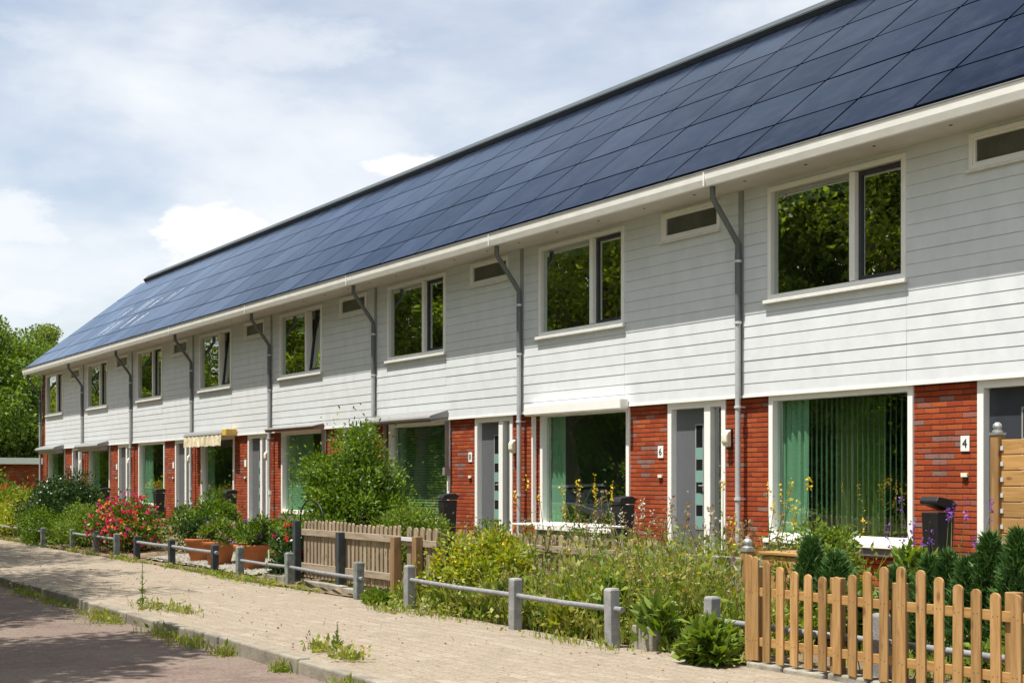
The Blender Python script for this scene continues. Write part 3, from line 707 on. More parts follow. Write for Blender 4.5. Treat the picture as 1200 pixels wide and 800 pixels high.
    mb.xprism([rp(5.48,-.04), rp(5.48,.115), rp(5.53,.115), rp(5.53,-.04)], rr0, h1-.001, M['darkzinc'])
    mb.xprism([rp(5.532,-.04), rp(5.515,.125), rp(SL-.02,.13), (RY+.12,RZ+.02), (RY+.12,RZ-.15)], rr0, h1-.001, M['ridge'])
    mb.build('ridge_cap', None, roof)
    # ---- downpipe at the left boundary
    pxx = -.02 if not last else -.12
    mb = MB(); py = -.125
    mb.tube([(pxx,-.55,SO-.01),(pxx,-.55,SO-.14),(pxx,-.51,SO-.20),(pxx,-.19,4.80-.13),(pxx,py,4.57),(pxx,py,4.4)], .038, 12)
    mb.tube([(pxx,py,4.45),(pxx,py,3.55)], .041, 12)
    dp = mb.build('downpipe', M['zinc'], t, True)
    mb = MB(); mb.tube([(pxx,py,3.56),(pxx,py,gz(0)-.1)], .037, 12); mb.build('lower_pipe', M['zinc_pale'], dp, True)  # one pipe, painted lighter below the eave shade
    for z in (4.35,3.55,2.45,1.25):
        mb = MB(); mb.tube([(pxx,py,z-.015),(pxx,py,z+.015)], .050, 12); mb.box(pxx-.008,pxx+.008,py+.04,-.001,z-.01,z+.01)
        mb.build('pipe_clip', M['zinc_light'], dp)
    mb = MB(); mb.box(pxx-.05,pxx+.05,-.0735,-.066,CB,SO-.01); mb.build('joint_strip', M['alu_g'], t)
    # ---- sun awnings
    aw = opts.get('awning')
    if aw:
        ax0, ax1 = wx0-.36, wx1+.05
        if aw == 'flat':
            mb = MB(); mb.xprism([(-.075,2.62),(-.44,2.56),(-.46,2.60),(-.44,2.64),(-.075,2.75)], ax0, ax1, M['alu'])
            a = mb.build('awning', None, t, bevel=.006)
            mb = MB(); mb.xprism([(-.08,2.56),(-.40,2.53),(-.40,2.552),(-.08,2.615)], ax0+.03, ax1-.03, M['alu_g']); mb.build('awning_roller', None, a)
            for gx_, zb in ((ax0+.28,1.55),(ax1-.06,1.72)):
                mb = MB(); mb.box(gx_-.02,gx_+.02,-.10,-.04,zb,2.55); mb.box(gx_-.03,gx_+.05,-.14,-.03,zb-.14,zb); mb.build('guide_rail', M['alu'], a, bevel=.004)
        elif aw == 'thin':
            mb = MB(); mb.xprism([(-.075,2.60),(-.30,2.57),(-.32,2.62),(-.075,2.68)], ax0+.1, ax1, M['awning_r']); a = mb.build('awning', None, t, bevel=.005)
            mb = MB(); mb.xprism([(-.075,2.682),(-.33,2.622),(-.33,2.64),(-.075,2.70)], ax0+.1, ax1+.02, M['alu']); mb.build('awning_cover', None, a)
            mb = MB(); mb.box(ax1-.06,ax1-.02,-.10,-.04,1.9,2.6); mb.build('guide_rail', M['alu'], a)
        elif aw == 'valance':
            mb = MB(); mb.xprism([(-.075,2.60),(-.34,2.56),(-.37,2.62),(-.34,2.69),(-.075,2.75)], ax0, ax1, M['alu']); a = mb.build('awning', None, t, bevel=.01)
            mb = MB(); n = 46; vs = []
            for i in range(n+1):
                u = i/n; xx = ax0+.02+(ax1-ax0-.04)*u
                vs += [(xx,-.36-.012*math.sin(i*1.3),2.60),(xx,-.37-.02*math.sin(i*1.1),2.36-.035*abs(math.sin(u*PI*13)))]
            mb.add(vs, [(2*i,2*i+2,2*i+3,2*i+1) for i in range(n)]); mb.build('valance', M['awning'], a)
            mb = MB(); mb.box(ax1+.002, ax1+.30, -.36, -.076, 2.56, 2.74); mb.build('end_cover', M['awning_y'], a, bevel=.02)
        elif aw == 'box':
            mb = MB(); mb.box(wx0-.16, wx1+.06, -.24, -.076, 2.52, 2.70); a = mb.build('awning', M['white'], t, bevel=.025)
            mb = MB(); mb.box(wx0-.14,wx0-.10,-.10,-.035,.80,2.518); mb.build('guide_rail', M['white'], a)
        elif aw == 'grey':
            mb = MB(); mb.xprism([(-.075,2.56),(-.40,2.50),(-.44,2.56),(-.40,2.62),(-.075,2.72)], ax0+.1, ax1, M['alu']); a = mb.build('awning', None, t, bevel=.01)
            mb = MB(); mb.xprism([(-.08,2.42),(-.30,2.42),(-.33,2.535),(-.08,2.555)], ax0+.13, ax1-.03, M['alu_g']); mb.build('awning_roller', None, a, bevel=.01)
    return t

P_ = 5.4
house(5.4, P_, 'terraced house beyond number 4, past the orange privacy screen', None, {'right_end':True})
house(0, P_, 'terraced house with number 4 plate and vertical blinds in its big window', '4', {'blind':'vertical','white_sill':True,'dark_door':True,'up_curtain':M['curtain_d']})
house(-P_, P_, 'terraced house with white box screen over window and two teal lamps on the sill', '6', {'blind':'screens','white_sill':True,'awning':'box'})
house(-2*P_, P_, 'terraced house with pale flat awning over window with closed horizontal blinds', '8', {'blind':'horizontal','white_sill':True,'awning':'flat'})
house(-3*P_, P_, 'terraced house with thin red-brown awning above curtained window behind tall bush', None, {'blind':'half','awning':'thin','sash_open':.12})
house(-4*P_, P_, 'terraced house with scalloped beige awning valance and yellow end cover', None, {'awning':'valance','sash_open':.10})
house(-5*P_, P_, 'terraced house without any awning, between beige valance and grey awning box', None, {})
house(-6*P_, P_, 'terraced house with grey awning box, next to the end house', None, {'awning':'grey'})
house(-7*P_-.2, P_+.2, 'end terraced house with brick corner strip and small grey awning', None, {'awning':'grey','end':True})

# lamps on the inside sill of the second house
def lampthing(x, label):
    t = thing('table_lamp', label, 'lamp', (x,.33,.795), 0, 'teal lamps on the window sill')
    mb = MB(); mb.lathe([(.001,0),(.07,0),(.075,.02),(.03,.05),(.02,.12),(.02,.16)], 16); mb.build('base', M['tealamp'], t, True)
    mb = MB(); mb.lathe([(.17,.10),(.16,.13),(.10,.22),(.05,.27),(.035,.33),(.045,.36),(.02,.40),(.001,.405)], 20); mb.build('lamp_shade', M['tealamp'], t, True)
lampthing(-3.02, 'teal bell-shaped lamp on window sill, beside the window middle')
lampthing(-2.74, 'teal bell-shaped lamp on window sill, next to the right frame')

# ------------------------------------------------------------------ knee rails along the sidewalk
def knee_rail(name, label, posts, mat, h, w, z_rail, rail_r=.028, sharp=False, ends=(0,0), flange=()):
    """posts: list of (x,y)"""
    t = thing('knee_rail', label, 'rail fence', (posts[0][0],posts[0][1],0), 0, 'knee rails along the gardens')
    ox, oy = posts[0]; w *= .66
    hs = []
    for i, (x,y) in enumerate(posts):
        mb = MB(); hh = h+random.uniform(-.02,.02); hs.append(hh)
        ww = w/2; lean = random.uniform(-.012,.012)
        vs = [(x-ox-ww,y-oy-ww,-.15),(x-ox+ww,y-oy-ww,-.15),(x-ox+ww,y-oy+ww,-.15),(x-ox-ww,y-oy+ww,-.15)]
        vs += [(a+lean,b+lean*.5,hh-.02) for a,b,_ in vs]; vs += [((x-ox)+lean+(-1 if k in (0,3) else 1)*ww*.8,(y-oy)+(-1 if k < 2 else 1)*ww*.8,hh) for k in range(4)]
        mb.add(vs, [(0,1,5,4),(1,2,6,5),(2,3,7,6),(3,0,4,7),(4,5,9,8),(5,6,10,9),(6,7,11,10),(7,4,8,11),(8,9,10,11),(3,2,1,0)])
        mb.build('post', mat, t, bevel=.008)
    for i in range(len(posts)-1):
        (x0,y0),(x1,y1) = posts[i],posts[i+1]; s = .012
        d = Vector((x1-x0,y1-y0,0)).normalized()
        mb = MB(); e1 = w*.5+(.10 if i == len(posts)-2 and ends[1] else -.03); e0 = w*.5+(.08 if i == 0 and ends[0] else -.03)
        mb.tube([(x0-ox-d.x*e0,y0-oy-d.y*e0,z_rail),((x0+x1)/2-ox,(y0+y1)/2-oy,z_rail-.008),(x1-ox+d.x*e1,y1-oy+d.y*e1,z_rail)], rail_r, 10)
        mb.build('rail', M['pipe_rail'], t, True)
    return t
random.seed(3)
YR = -4.72
knee_rail('k', 'grey knee rail in front of the weedy garden and yellow-flowered bush', [(-.50,YR+.02),(2.03,-4.82),(3.73,-4.84)], M['post'], .52, .16, .34, .026, ends=(0,1))
knee_rail('k', 'grey knee rail running behind the orange picket fence', [(4.66,-4.47),(6.6,-4.45),(8.6,-4.45)], M['post'], .52, .16, .30, .026)
knee_rail('k', 'green-stained knee rail in front of the weathered picket fence', [(-6.45,-4.52),(-4.50,-4.52),(-1.96,-4.66)], M['post_green'], .47, .16, .27, .024, ends=(0,1))
knee_rail('k', 'dark knee rail with sturdy posts in front of the terracotta pots', [(-11.95,-4.46),(-9.95,-4.44),(-7.57,-4.52)], M['dark_post'], .46, .16, .34, .03, ends=(0,1))
knee_rail('k', 'pale knee rail in front of the pink and orange roses', [(-16.4,-4.5),(-14.6,-4.5),(-13.0,-4.54)], M['post_green'], .46, .16, .36, .026)
knee_rail('k', 'weathered knee rail among the green bushes at the far end', [(-23.4,-4.6),(-20.6,-4.6),(-18.2,-4.7)], M['post_green'], .44, .15, .34, .026)

# ------------------------------------------------------------------ picket fences
def pickets(t, spec, y0, w, th, mat, zb, name='picket_panel', pointed=False, flat=False, loc=None, screws=()):
    mb = MB()
    for x, zt in spec:
        a = random.uniform(-.006,.006); hw = w/2; poly = []
        n = 8; arc = hw*(.9 if not flat else .55)
        poly = [(x-hw, zb+random.uniform(-.006,.006)), (x+hw, zb+random.uniform(-.006,.006))]
        for k in range(n+1):
            q = PI*k/n; poly.append((x+a+hw*math.cos(q), zt-arc+arc*math.sin(q)))
        mb.prism(poly, y0, y0+th, mat)
        for zz in screws:
            for dx in (-.018,.018):
                px_ = x+dx+random.uniform(-.004,.004); pz_ = zz+random.uniform(-.012,.012)
                mb.add([(px_-.0035,y0-.0012,pz_-.0035),(px_+.0035,y0-.0012,pz_-.0035),(px_+.0035,y0-.0012,pz_+.0035),(px_-.0035,y0-.0012,pz_+.0035)], [(0,1,2,3)], M['darkzinc'])
    return mb.build(name, None, t, bevel=.004)
F0 = (5.34,-4.66)
t = thing('picket_fence', 'orange stained picket fence with scalloped tops at the sidewalk edge', 'fence', (F0[0],F0[1],0))
sp = [(5.365,.895),(5.44,.885),(5.575,.85),(5.73,.815),(5.89,.79),(6.05,.775),(6.20,.768),(6.355,.775),(6.51,.80),(6.665,.83),(6.82,.875),
      (6.99,.885),(7.17,.87),(7.33,.83),(7.49,.79),(7.65,.77),(7.81,.755),(7.97,.755),(8.13,.77),(8.29,.79),(8.45,.82),(8.6,.865)]
pickets(t, [(x-F0[0],z) for x,z in sp], -.012, .083, .018, M['oak'], .045, screws=(.20,.60))
for z in (.20,.60):
    mb = MB(); mb.box(-.02, 1.52, .0065, .034, z-.035, z+.035); mb.build('rail', M['oak_h'], t, bevel=.004)
    mb = MB(); mb.box(1.60, 3.30, .0065, .034, z-.035, z+.035); mb.build('rail', M['oak_h'], t, bevel=.004)
for x in (.05, .94, 1.56, 2.55):
    mb = MB(); mb.box(x-.045, x+.045, .036, .12, -.2, .76 if x > .1 else .80); mb.build('post', M['oak'], t, bevel=.006)
# concrete blocks under it
x = 5.35; mb = MB()
while x < 9:
    ln = random.uniform(.38,.5); mb.box(x, x+ln-.03, -4.66+random.uniform(-.03,.0), -4.50, -.1, .03+random.uniform(-.01,.015)); x += ln
tag(mb.build('edging_kerb', M['concrete'], bevel=.015), kind='structure')

# weathered fence with its gate
G0 = (-4.62,-4.30)
t = thing('picket_fence', 'weathered grey-brown picket fence on dark posts beside the tall bush', 'fence', (G0[0],G0[1],0))
sp = []; x = .08; k = 0
while x < 3.05:
    sp.append((x, .925+.012*math.sin(x*2.2)+random.uniform(-.012,.012))); x += .122
pickets(t, sp, .03, .078, .018, M['grey_wood'], .12)
for z in (.28,.76):
    mb = MB(); mb.box(.0, 3.12, -.005, .028, z-.045, z+.045); mb.build('rail', M['grey_wood_h'], t, bevel=.004)
for x in (-.02, 1.45):
    mb = MB(); mb.box(x-.05, x+.05, -.10, -.007, -.2, .80 if x > 0 else .92); mb.build('post', M['dark_post'], t, bevel=.006)
mb = MB(); mb.box(3.10, 3.21, -.14, -.03, -.2, .80); mb.build('post', M['brown_post'], t, bevel=.006)
t = thing('garden_gate', 'weathered picket gate hung between brown posts', 'gate', (-1.38,-4.33,0))
pickets(t, [(.10,.93),(.27,.92),(.44,.93),(.60,.92),(.76,.93)], .03, .115, .018, M['grey_wood'], .12)
for z in (.26,.735):
    mb = MB(); mb.box(.0, .86, -.005, .028, z-.04, z+.04); mb.build('rail', M['grey_wood_h'], t, bevel=.004)
mb = MB(); mb.box(.0,.40,-.03,-.007,.752,.80); mb.build('latch_bar', M['zinc_light'], t, bevel=.004)
mb = MB(); mb.box(.42,.53,-.10,-.007,-.2,.82); mb.build('post', M['brown_post'], t, bevel=.006)
H0 = (-2.6,-2.9)
t = thing('picket_fence', 'low weathered picket fence behind the tall weeds', 'fence', (H0[0],H0[1],.02))
sp = []; x = .05
while x < 4.5: sp.append((x, .80+random.uniform(-.02,.02))); x += .155
pickets(t, sp, .03, .095, .018, M['grey_wood'], .05)
for z in (.2,.64):
    mb = MB(); mb.box(.0,4.55,-.005,.028,z-.04,z+.04); mb.build('rail', M['grey_wood_h'], t, bevel=.004)
for x in (.3,2.3,4.5):
    mb = MB(); mb.box(x-.045,x+.045,.052,.14,-.3,.74); mb.build('post', M['grey_wood'], t, bevel=.005)
mb = MB(); mb.box(-.05,.05,-.05,.05,-.2,.86); tag(mb.build('garden_post', M['dark_post'], None, bevel=.006, loc=(-.28,-4.32,0)), 'dark painted square post between gate and weeds', 'post')

# old concrete edging and wall
def block(x0, x1, y, w, h, label):
    mb = MB(); mb.box(x0, x1, y, y+w, -.1, h); return tag(mb.build('edging_block', M['concrete'], None, bevel=.012), label, 'edging', 'concrete garden edging')
block(-4.2,-2.9,-4.45,.10,.10,'low concrete edging under weathered picket fence')
block(-2.85,-2.1,-4.47,.10,.085,'short mossy concrete edging near the brown gate post')
block(-5.6,-4.75,-4.5,.14,.12,'concrete edging at foot of the dark red-flowered shrub')
block(-.3,1.9,-4.62,.10,.12,'long low concrete edging below the yellow-flowered bush')
block(3.85,4.15,-4.72,.12,.20,'small upright concrete block beside the last grey rail post')
mb = MB(); mb.box(2.35,4.0,-2.95,-2.83,-.1,.72); tag(mb.build('garden_wall', M['concrete'], None, bevel=.012), 'rough low concrete wall behind weeds beside wooden planter', 'wall')

# wooden planter, retaining boards, privacy screen
t = thing('wooden_planter', 'square orange plank planter tub holding the round green shrub', 'planter', (4.13,-3.42,0))
mb = MB()
for i in range(5): mb.box(0, .60, 0, .028, .02+i*.157, .02+i*.157+.150)
mb.build('plank_front', M['oak_h'], t, bevel=.005); mb = MB()
for i in range(5): mb.box(0,.60,.57,.598,.02+i*.157,.02+i*.157+.150)
mb.build('plank_back', M['oak_h'], t, bevel=.005)
mb = MB()
for i in range(5): mb.box(.572,.60,.03,.568,.02+i*.157,.02+i*.157+.150); mb.box(0,.028,.03,.568,.02+i*.157,.02+i*.157+.150)
mb.build('plank_side', M['oak_h'], t, bevel=.005)
mb = MB(); mb.box(-.02,.62,-.02,.618,.806,.835); mb.build('top_rim', M['oak_h'], t, bevel=.005)
mb = MB(); mb.box(.03,.57,.03,.568,.70,.78); mb.build('soil', M['potsoil'], t)
t = thing('garden_post', 'orange wooden post with silver ball cap at the picket fence corner', 'post', (4.16,-3.62,0))
mb = MB(); mb.box(-.045,.045,-.045,.045,-.2,.84); mb.build('post', M['oak'], t, bevel=.005)
mb = MB(); mb.box(-.052,.052,-.052,.052,.841,.868); mb.lathe([(.05,.868),(.052,.88),(.03,.895),(.045,.92),(.04,.945),(.02,.96),(.001,.963)], 16); mb.build('cap', M['steel'], t, True)
t = thing('retaining_boards', 'long low orange board wall behind the conifers', 'board wall', (4.85,-2.45,0))
mb = MB()
for i in range(5): mb.box(0,4.2,0,.03,.04+i*.15,.04+i*.15+.144)
mb.build('plank', M['oak_h'], t, bevel=.005)
mb = MB(); mb.box(-.02,4.22,-.03,.10,.79,.82); mb.build('top_board', M['oak_h'], t, bevel=.005)
for x in (.0,1.4,2.8,4.2):
    mb = MB(); mb.box(x-.04,x+.04,.031,.11,-.2,.788); mb.build('post', M['oak'], t, bevel=.005)
t = thing('privacy_screen', 'tall orange plank privacy screen with capped post before the dark door', 'privacy screen', (5.24,-1.45,.1))
mb = MB()
for i in range(12): mb.box(.0,2.2,.0,.026,.02+i*.147,.02+i*.147+.140)
mb.build('plank', M['oak_h'], t, bevel=.006)
mb = MB(); mb.box(-.10,-.005,-.035,.06,-.3,1.82); po = mb.build('post', M['oak'], t, bevel=.006)
mb = MB(); mb.box(-.108,.003,-.043,.068,1.821,1.845); mb.lathe([(.05,1.845),(.05,1.86),(.03,1.87),(.045,1.895),(.04,1.92),(.02,1.94),(.001,1.943)], 14, (-.052,.012,0)); mb.build('cap', M['steel'], po, True)
mb = MB()
for i in range(12): mb.box(.0,.03,-.012,-.001,.06+i*.147,.10+i*.147)
mb.build('bracket', M['zinc_light'], t)

# white garden table
t = thing('garden_table', 'white slatted garden table standing behind the weathered low fence', 'table', (-3.05,-1.75,.2))
mb = MB()
for i in range(5): mb.box(0,1.95,.0+i*.125,.115+i*.125,.66,.685)
mb.build('tabletop', M['tablewhite'], t, bevel=.004)
for x in (.18,1.72):
    for y in (.06,.55):
        mb = MB(); dx = -.10 if x < 1 else .10
        mb.tube([(x+dx,y,0),(x,y,.66)], .026, 8); mb.build('leg', M['tablewhite'], t)
    mb = MB(); mb.box(x-.07 if x < 1 else x+.01, x-.02 if x < 1 else x+.06,.06,.55,.32,.37); mb.build('stretcher', M['tablewhite'], t)

# ------------------------------------------------------------------ wheelie bins
def make_bin():
    t = thing('wheelie_bin', 'b', 'bin', (0,0,0), 0, 'black wheelie bins against the fronts')
    mb = MB(); a, b = .20, .27
    vs = []
    for z,sx,sy in ((.05,.205,.24),(.88,.265,.31),(.95,.27,.32)):
        vs += [(-sx,-sy,z),(sx,-sy,z),(sx,sy,z),(-sx,sy,z)]
    mb.add(vs, [(0,3,2,1)]+[(r*4+i,r*4+(i+1)%4,(r+1)*4+(i+1)%4,(r+1)*4+i) for r in range(2) for i in range(4)]+[(8,9,10,11)])
    mb.box(-.03,.03,-.318,-.29,.2,.85); mb.build('body', M['black'], t, bevel=.02)
    mb = MB(); mb.xprism([(-.36,.962),(-.37,.99),(-.30,1.05),(.20,1.075),(.33,1.05),(.34,.962)], -.29, .29); lid = mb.build('lid', M['black'], t, bevel=.02)
    mb = MB(); mb.tube([(-.24,.34,1.02),(-.24,.42,1.03),(.24,.42,1.03),(.24,.34,1.02)], .018, 8); mb.build('handle', M['black'], t, True)
    for x in (-.24,.24):
        mb = MB(); vs = []
        mb.tube([(x-.03,.26,.10),(x+.03,.26,.10)], .10, 16); mb.build('wheel', M['tyre'], t)
    return t
bn = make_bin()
bins = [(3.60,-.45,0,'black wheelie bin with lid ajar below the number 4 plate'),(-1.98,-.55,0,'black wheelie bin right of window with the two teal lamps'),
        (-7.05,-.55,0,'black wheelie bin by the window with horizontal blinds'),(-17.45,-.6,0,'black wheelie bin under the beige scalloped valance'),
        (-22.8,-.6,0,'black wheelie bin behind shrubs beside the roses'),(-28.0,-.6,0,'black wheelie bin near the far grey awning box')]
for i,(x,y,r,lab) in enumerate(bins):
    o = bn if i == 0 else dup(bn, (0,0,0))
    o.location = (x,y,gz(y)-.01); o.scale = (.43,.40,.97); o.rotation_euler = (0,0,r+random.uniform(-.08,.08)); o['label'] = lab
for c in bn.children:
    if c.name.startswith('lid'):
        c.location = (0,.34,.98); c.data = c.data.copy()
        c.data.transform(Matrix.Translation((0,-.34,-.98))); c.rotation_euler = (-.12,0,0)

# ------------------------------------------------------------------ terracotta pots and their plants
def pot(x, y, sc, label):
    t = thing('terracotta_pot', label, 'pot', (x,y,gz(y)), 0, 'terracotta pots behind the dark rail'); t.scale = (sc,)*3
    mb = MB(); mb.lathe([(.001,0),(.19,0),(.20,.02),(.285,.36),(.31,.365),(.325,.38),(.325,.44),(.31,.45),(.285,.45),(.275,.42),(.27,.37)], 28); mb.build('pot', M['terracotta'], t, True)
    mb = MB(); mb.lathe([(.274,.40),(.15,.42),(.001,.43)], 20); mb.build('soil', M['potsoil'], t)
pot(-9.85,-3.95,.9,'terracotta pot with dark green plant, farthest from the picket fence')
pot(-8.65,-4.05,.9,'middle terracotta pot holding pink, white and purple flowers')
pot(-7.25,-4.02,.9,'terracotta pot with bushy plant, nearest the picket fence')
def potplant(x, y, h, r, mat, label, fl, seed):
    shrub('potted_plant', label, 'plant', (x,y,gz(y)+.35), r, r, h, mat, 2200, .07, 16, fl, 'plants in terracotta pots', seed, .35, .5, .6)
potplant(-9.85,-3.95,.50,.33,M['lf_dark'],'dark bushy plant growing in the far terracotta pot',None,21)
potplant(-8.65,-4.05,.45,.36,M['lf_light'],'flowering plant with pink, white and purple blooms in middle pot',(M['f_mix'],46,.05),22)
potplant(-7.25,-4.02,.62,.42,M['lf_bush'],'tall leafy plant with few purple blooms in the near pot',(M['f_purple'],10,.05),23)
sheetm = bumpy('gravel_bed', -11.6,-6.2,-4.42,-2.9, lambda X,Y: np.interp(Y,[-4.6,-4.2,-1.5,0],[.012,.05,.22,.25])+.03, M['gravel'], .1, .006, 9)
# pebbles on the gravel
rng = np.random.default_rng(77); pb = MB()
for i in range(900):
    x = rng.uniform(-11.5,-6.3); y = rng.uniform(-4.42,-3.0); s = rng.uniform(.012,.035); z = gz(y)+.035
    pb.add([(x-s,y,z),(x,y-s*.8,z),(x+s,y,z),(x,y+s*.8,z),(x,y,z+s*.8)], [(0,1,4),(1,2,4),(2,3,4),(3,0,4)])
tag(pb.build('gravel', M['gravel']), kind='stuff')
mb = MB(); mb.lathe([(.001,0),(.055,0),(.05,.09),(.03,.11),(.001,.11)], 14); 
# stake with dark hood (bird feeder) in the pot bed
t = thing('garden_stake', 'thin white stake standing in the planting near the pots', 'stake', (-8.2,-3.35,gz(-3.3)))
mb = MB(); mb.tube([(0,0,-.1),(.05,0,1.15)], .014, 8); mb.build('pole', M['tablewhite'], t)
mb = MB(); mb.tube([(.05,0,1.15),(.052,0,1.2)], .03, 10); mb.build('cap', M['tablewhite'], t)
# black plant arch
mb = MB(); pts = [(-.42,0,0),(-.42,0,.85)]+[(-.42*math.cos(PI*k/10),0,.85+.30*math.sin(PI*k/10)) for k in range(1,10)]+[(.42,0,.85),(.42,0,0)]
mb.tube(pts, .012, 8); tag(mb.build('plant_arch', M['black'], None, True, loc=(-5.15,-3.9,.06)), 'thin black metal plant hoop arching over the red flowers', 'plant hoop')

# ------------------------------------------------------------------ shrubs and plants
g = lambda x,y: (x,y,gz(y))
shrub('bush', 'tall glossy green bush rising behind the weathered picket fence', 'bush', g(-5.7,-2.95), 1.05, .9, 2.5, M['lf_bright'], 34000, .066, 105, None, None, 33, .45, .8, .45, clumpr=.27)
shrub('bush', 'spreading green bush in front of the horizontal blinds', 'bush', g(-4.2,-2.7), .95, .7, 1.12, M['lf_light'], 18000, .060, 60, None, None, 32, .45, .7, .4, clumpr=.26)
shrub('bush', 'low leafy shrub between gate and white garden table', 'bush', g(-2.6,-2.2), .8, .5, .75, M['lf_light'], 4500, .06, 24, None, None, 33)
shrub('bush', 'dense clipped round bush at far end behind the knee rail', 'bush', g(-21.0,-3.5), 1.7, 1.2, 1.72, M['lf_dark'], 26000, .07, 110, None, None, 34, .6, .06, .2, clumpr=.26)
shrub('bush', 'light green feathery bush beside the roses', 'bush', g(-17.0,-4.1), 1.05, .6, .95, M['lf_light'], 11000, .06, 50, None, None, 35, .5, .25)
shrub('bush', 'light green bush overhanging the far knee rail', 'bush', g(-19.8,-4.3), 1.5, .55, .85, M['lf_bright'], 12000, .065, 56, None, None, 36, .5, .25)
shrub('bush', 'yellowish green bush at the far end of the sidewalk', 'bush', g(-23.6,-3.9), 1.5, .8, 1.05, M['lf_yel'], 8000, .09, 36, None, None, 37, .4, .5)
shrub('bush', 'green bush at the far end with orange blossoms above', 'bush', g(-27.5,-3.2), 2.0, 1.2, 1.25, M['lf_tree2'], 11000, .10, 46, ([M['f_orange'],M['f_red']],110,.07), None, 38, .5, .5)
shrub('bush', 'broad bush with orange red blossom near the garage', 'bush', g(-36.0,-3.6), 3.2, 1.6, 1.25, M['lf_yel'], 13000, .13, 60, ([M['f_orange'],M['f_red']],160,.10), None, 39, .5, .5)
shrub('rose_bush', 'rose bush covered in pink, red and orange blooms by the knee rail', 'rose bush', g(-14.5,-3.85), 1.6, .75, 1.08, M['lf_bush'], 8500, .075, 44, ([M['f_pink'],M['f_pink'],M['f_orange'],M['f_pink'],M['f_peach']],560,.062), None, 40, .55, .5)
shrub('bush', 'leafy green shrub between roses and terracotta pots', 'bush', g(-12.0,-3.1), 1.1, .7, 1.10, M['lf_bush'], 7500, .08, 36, None, None, 41, .5, .4)
shrub('bush', 'bright green shrub behind the terracotta pots', 'bush', g(-8.7,-2.7), 1.1, .5, .80, M['lf_light'], 5200, .075, 26, None, None, 42)
shrub('bush', 'dark green shrub topped with red flowers at the fence end', 'bush', g(-5.28,-4.12), .42, .32, .98, M['lf_dark'], 4600, .055, 26, (M['f_red'],22,.05), None, 43, .5, .3)
shrub('bush', 'yellow-flowered bush behind the grey knee rail', 'bush', g(.15,-4.1), 1.0, .42, .98, M['lf_yel'], 9500, .062, 44, (M['f_yellow'],60,.04), None, 44, .55, .5)
shrub('bush', 'round green shrub growing in the orange plank planter', 'bush', (4.5,-3.05,.62), .44, .42, .46, M['lf_light'], 5200, .048, 30, (M['f_pink'],3,.04), None, 45, .5, .25)
shrub('bush', 'large-leaved green shrub behind the orange picket fence', 'bush', g(6.0,-3.2), .48, .42, 1.02, M['lf_light'], 1700, .12, 18, None, None, 46, .5, .4, .2)
shrub('bush', 'small light green shrub behind pickets near the wooden planter', 'bush', g(5.55,-3.75), .40, .3, .62, M['lf_light'], 1800, .075, 14, None, None, 47, .5, .4)
shrub('bush', 'low green groundcover shrub beyond the orange pickets', 'bush', g(7.6,-4.0), .5, .3, .5, M['lf_light'], 1500, .08, 14, None, None, 48, .5, .4)

def conifer(x, y, h, r, label, seed):
    rng = np.random.default_rng(seed); t = thing('dwarf_conifer', label, 'conifer', g(x,y), rng.uniform(0,6), 'dwarf conifers behind the picket fence')
    n = int(5200*h/1.0); u = rng.uniform(0,1,n)**.8
    env = r*np.clip(np.sin(PI*np.clip((1-u)*.62+.0,0,1))**.8,0,1)*(1+.0*u); env = np.where(u < .12, r*.75+.0*u, env)
    q = rng.uniform(0,2*PI,n); lob = 1+.18*np.sin(q*5+u*9)+.12*rng.normal(size=n)
    rad = env*lob*rng.uniform(.45,1,n)**.5
    P = np.stack([rad*np.cos(q), rad*np.sin(q), u*h], 1)
    D = np.stack([np.cos(q)*.8, np.sin(q)*.8, np.full(n,1.0)], 1)+rng.normal(size=(n,3))*.35
    V, F = leaf_geo(P, D, rng.uniform(.6,1.4,n)*.085, .16, rng); link('foliage', np_mesh('foliage', V, F, [M['lf_conifer']]), t)
    mb = MB(); mb.tube([(0,0,-.05),(0,0,h*.8)], [.02,.006], 6); mb.build('trunk', M['bark'], t)
labs = ['slim dark conifer directly right of the wooden planter','bushy dwarf conifer beside the slim one at the planter','short pointed conifer behind the large-leaved shrub','thin conifer left of the purple flowers\' stems',
        'thin conifer below the leaning bin','medium conifer in front of the board wall','tallest dark conifer before the privacy screen','thin conifer between two tall ones at the screen','tall conifer at the right end of the row','last broad conifer at the fence end']
for i,(x,h,r) in enumerate([(4.98,.86,.15),(5.25,.74,.22),(6.02,.66,.15),(6.32,.76,.13),(6.46,.80,.13),(6.74,.78,.17),(6.90,.96,.16),(7.04,.80,.12),(7.20,1.0,.17),(7.55,.9,.22)]):
    conifer(x, -3.62+.05*math.sin(i*2.1), h, r, labs[i], 60+i)

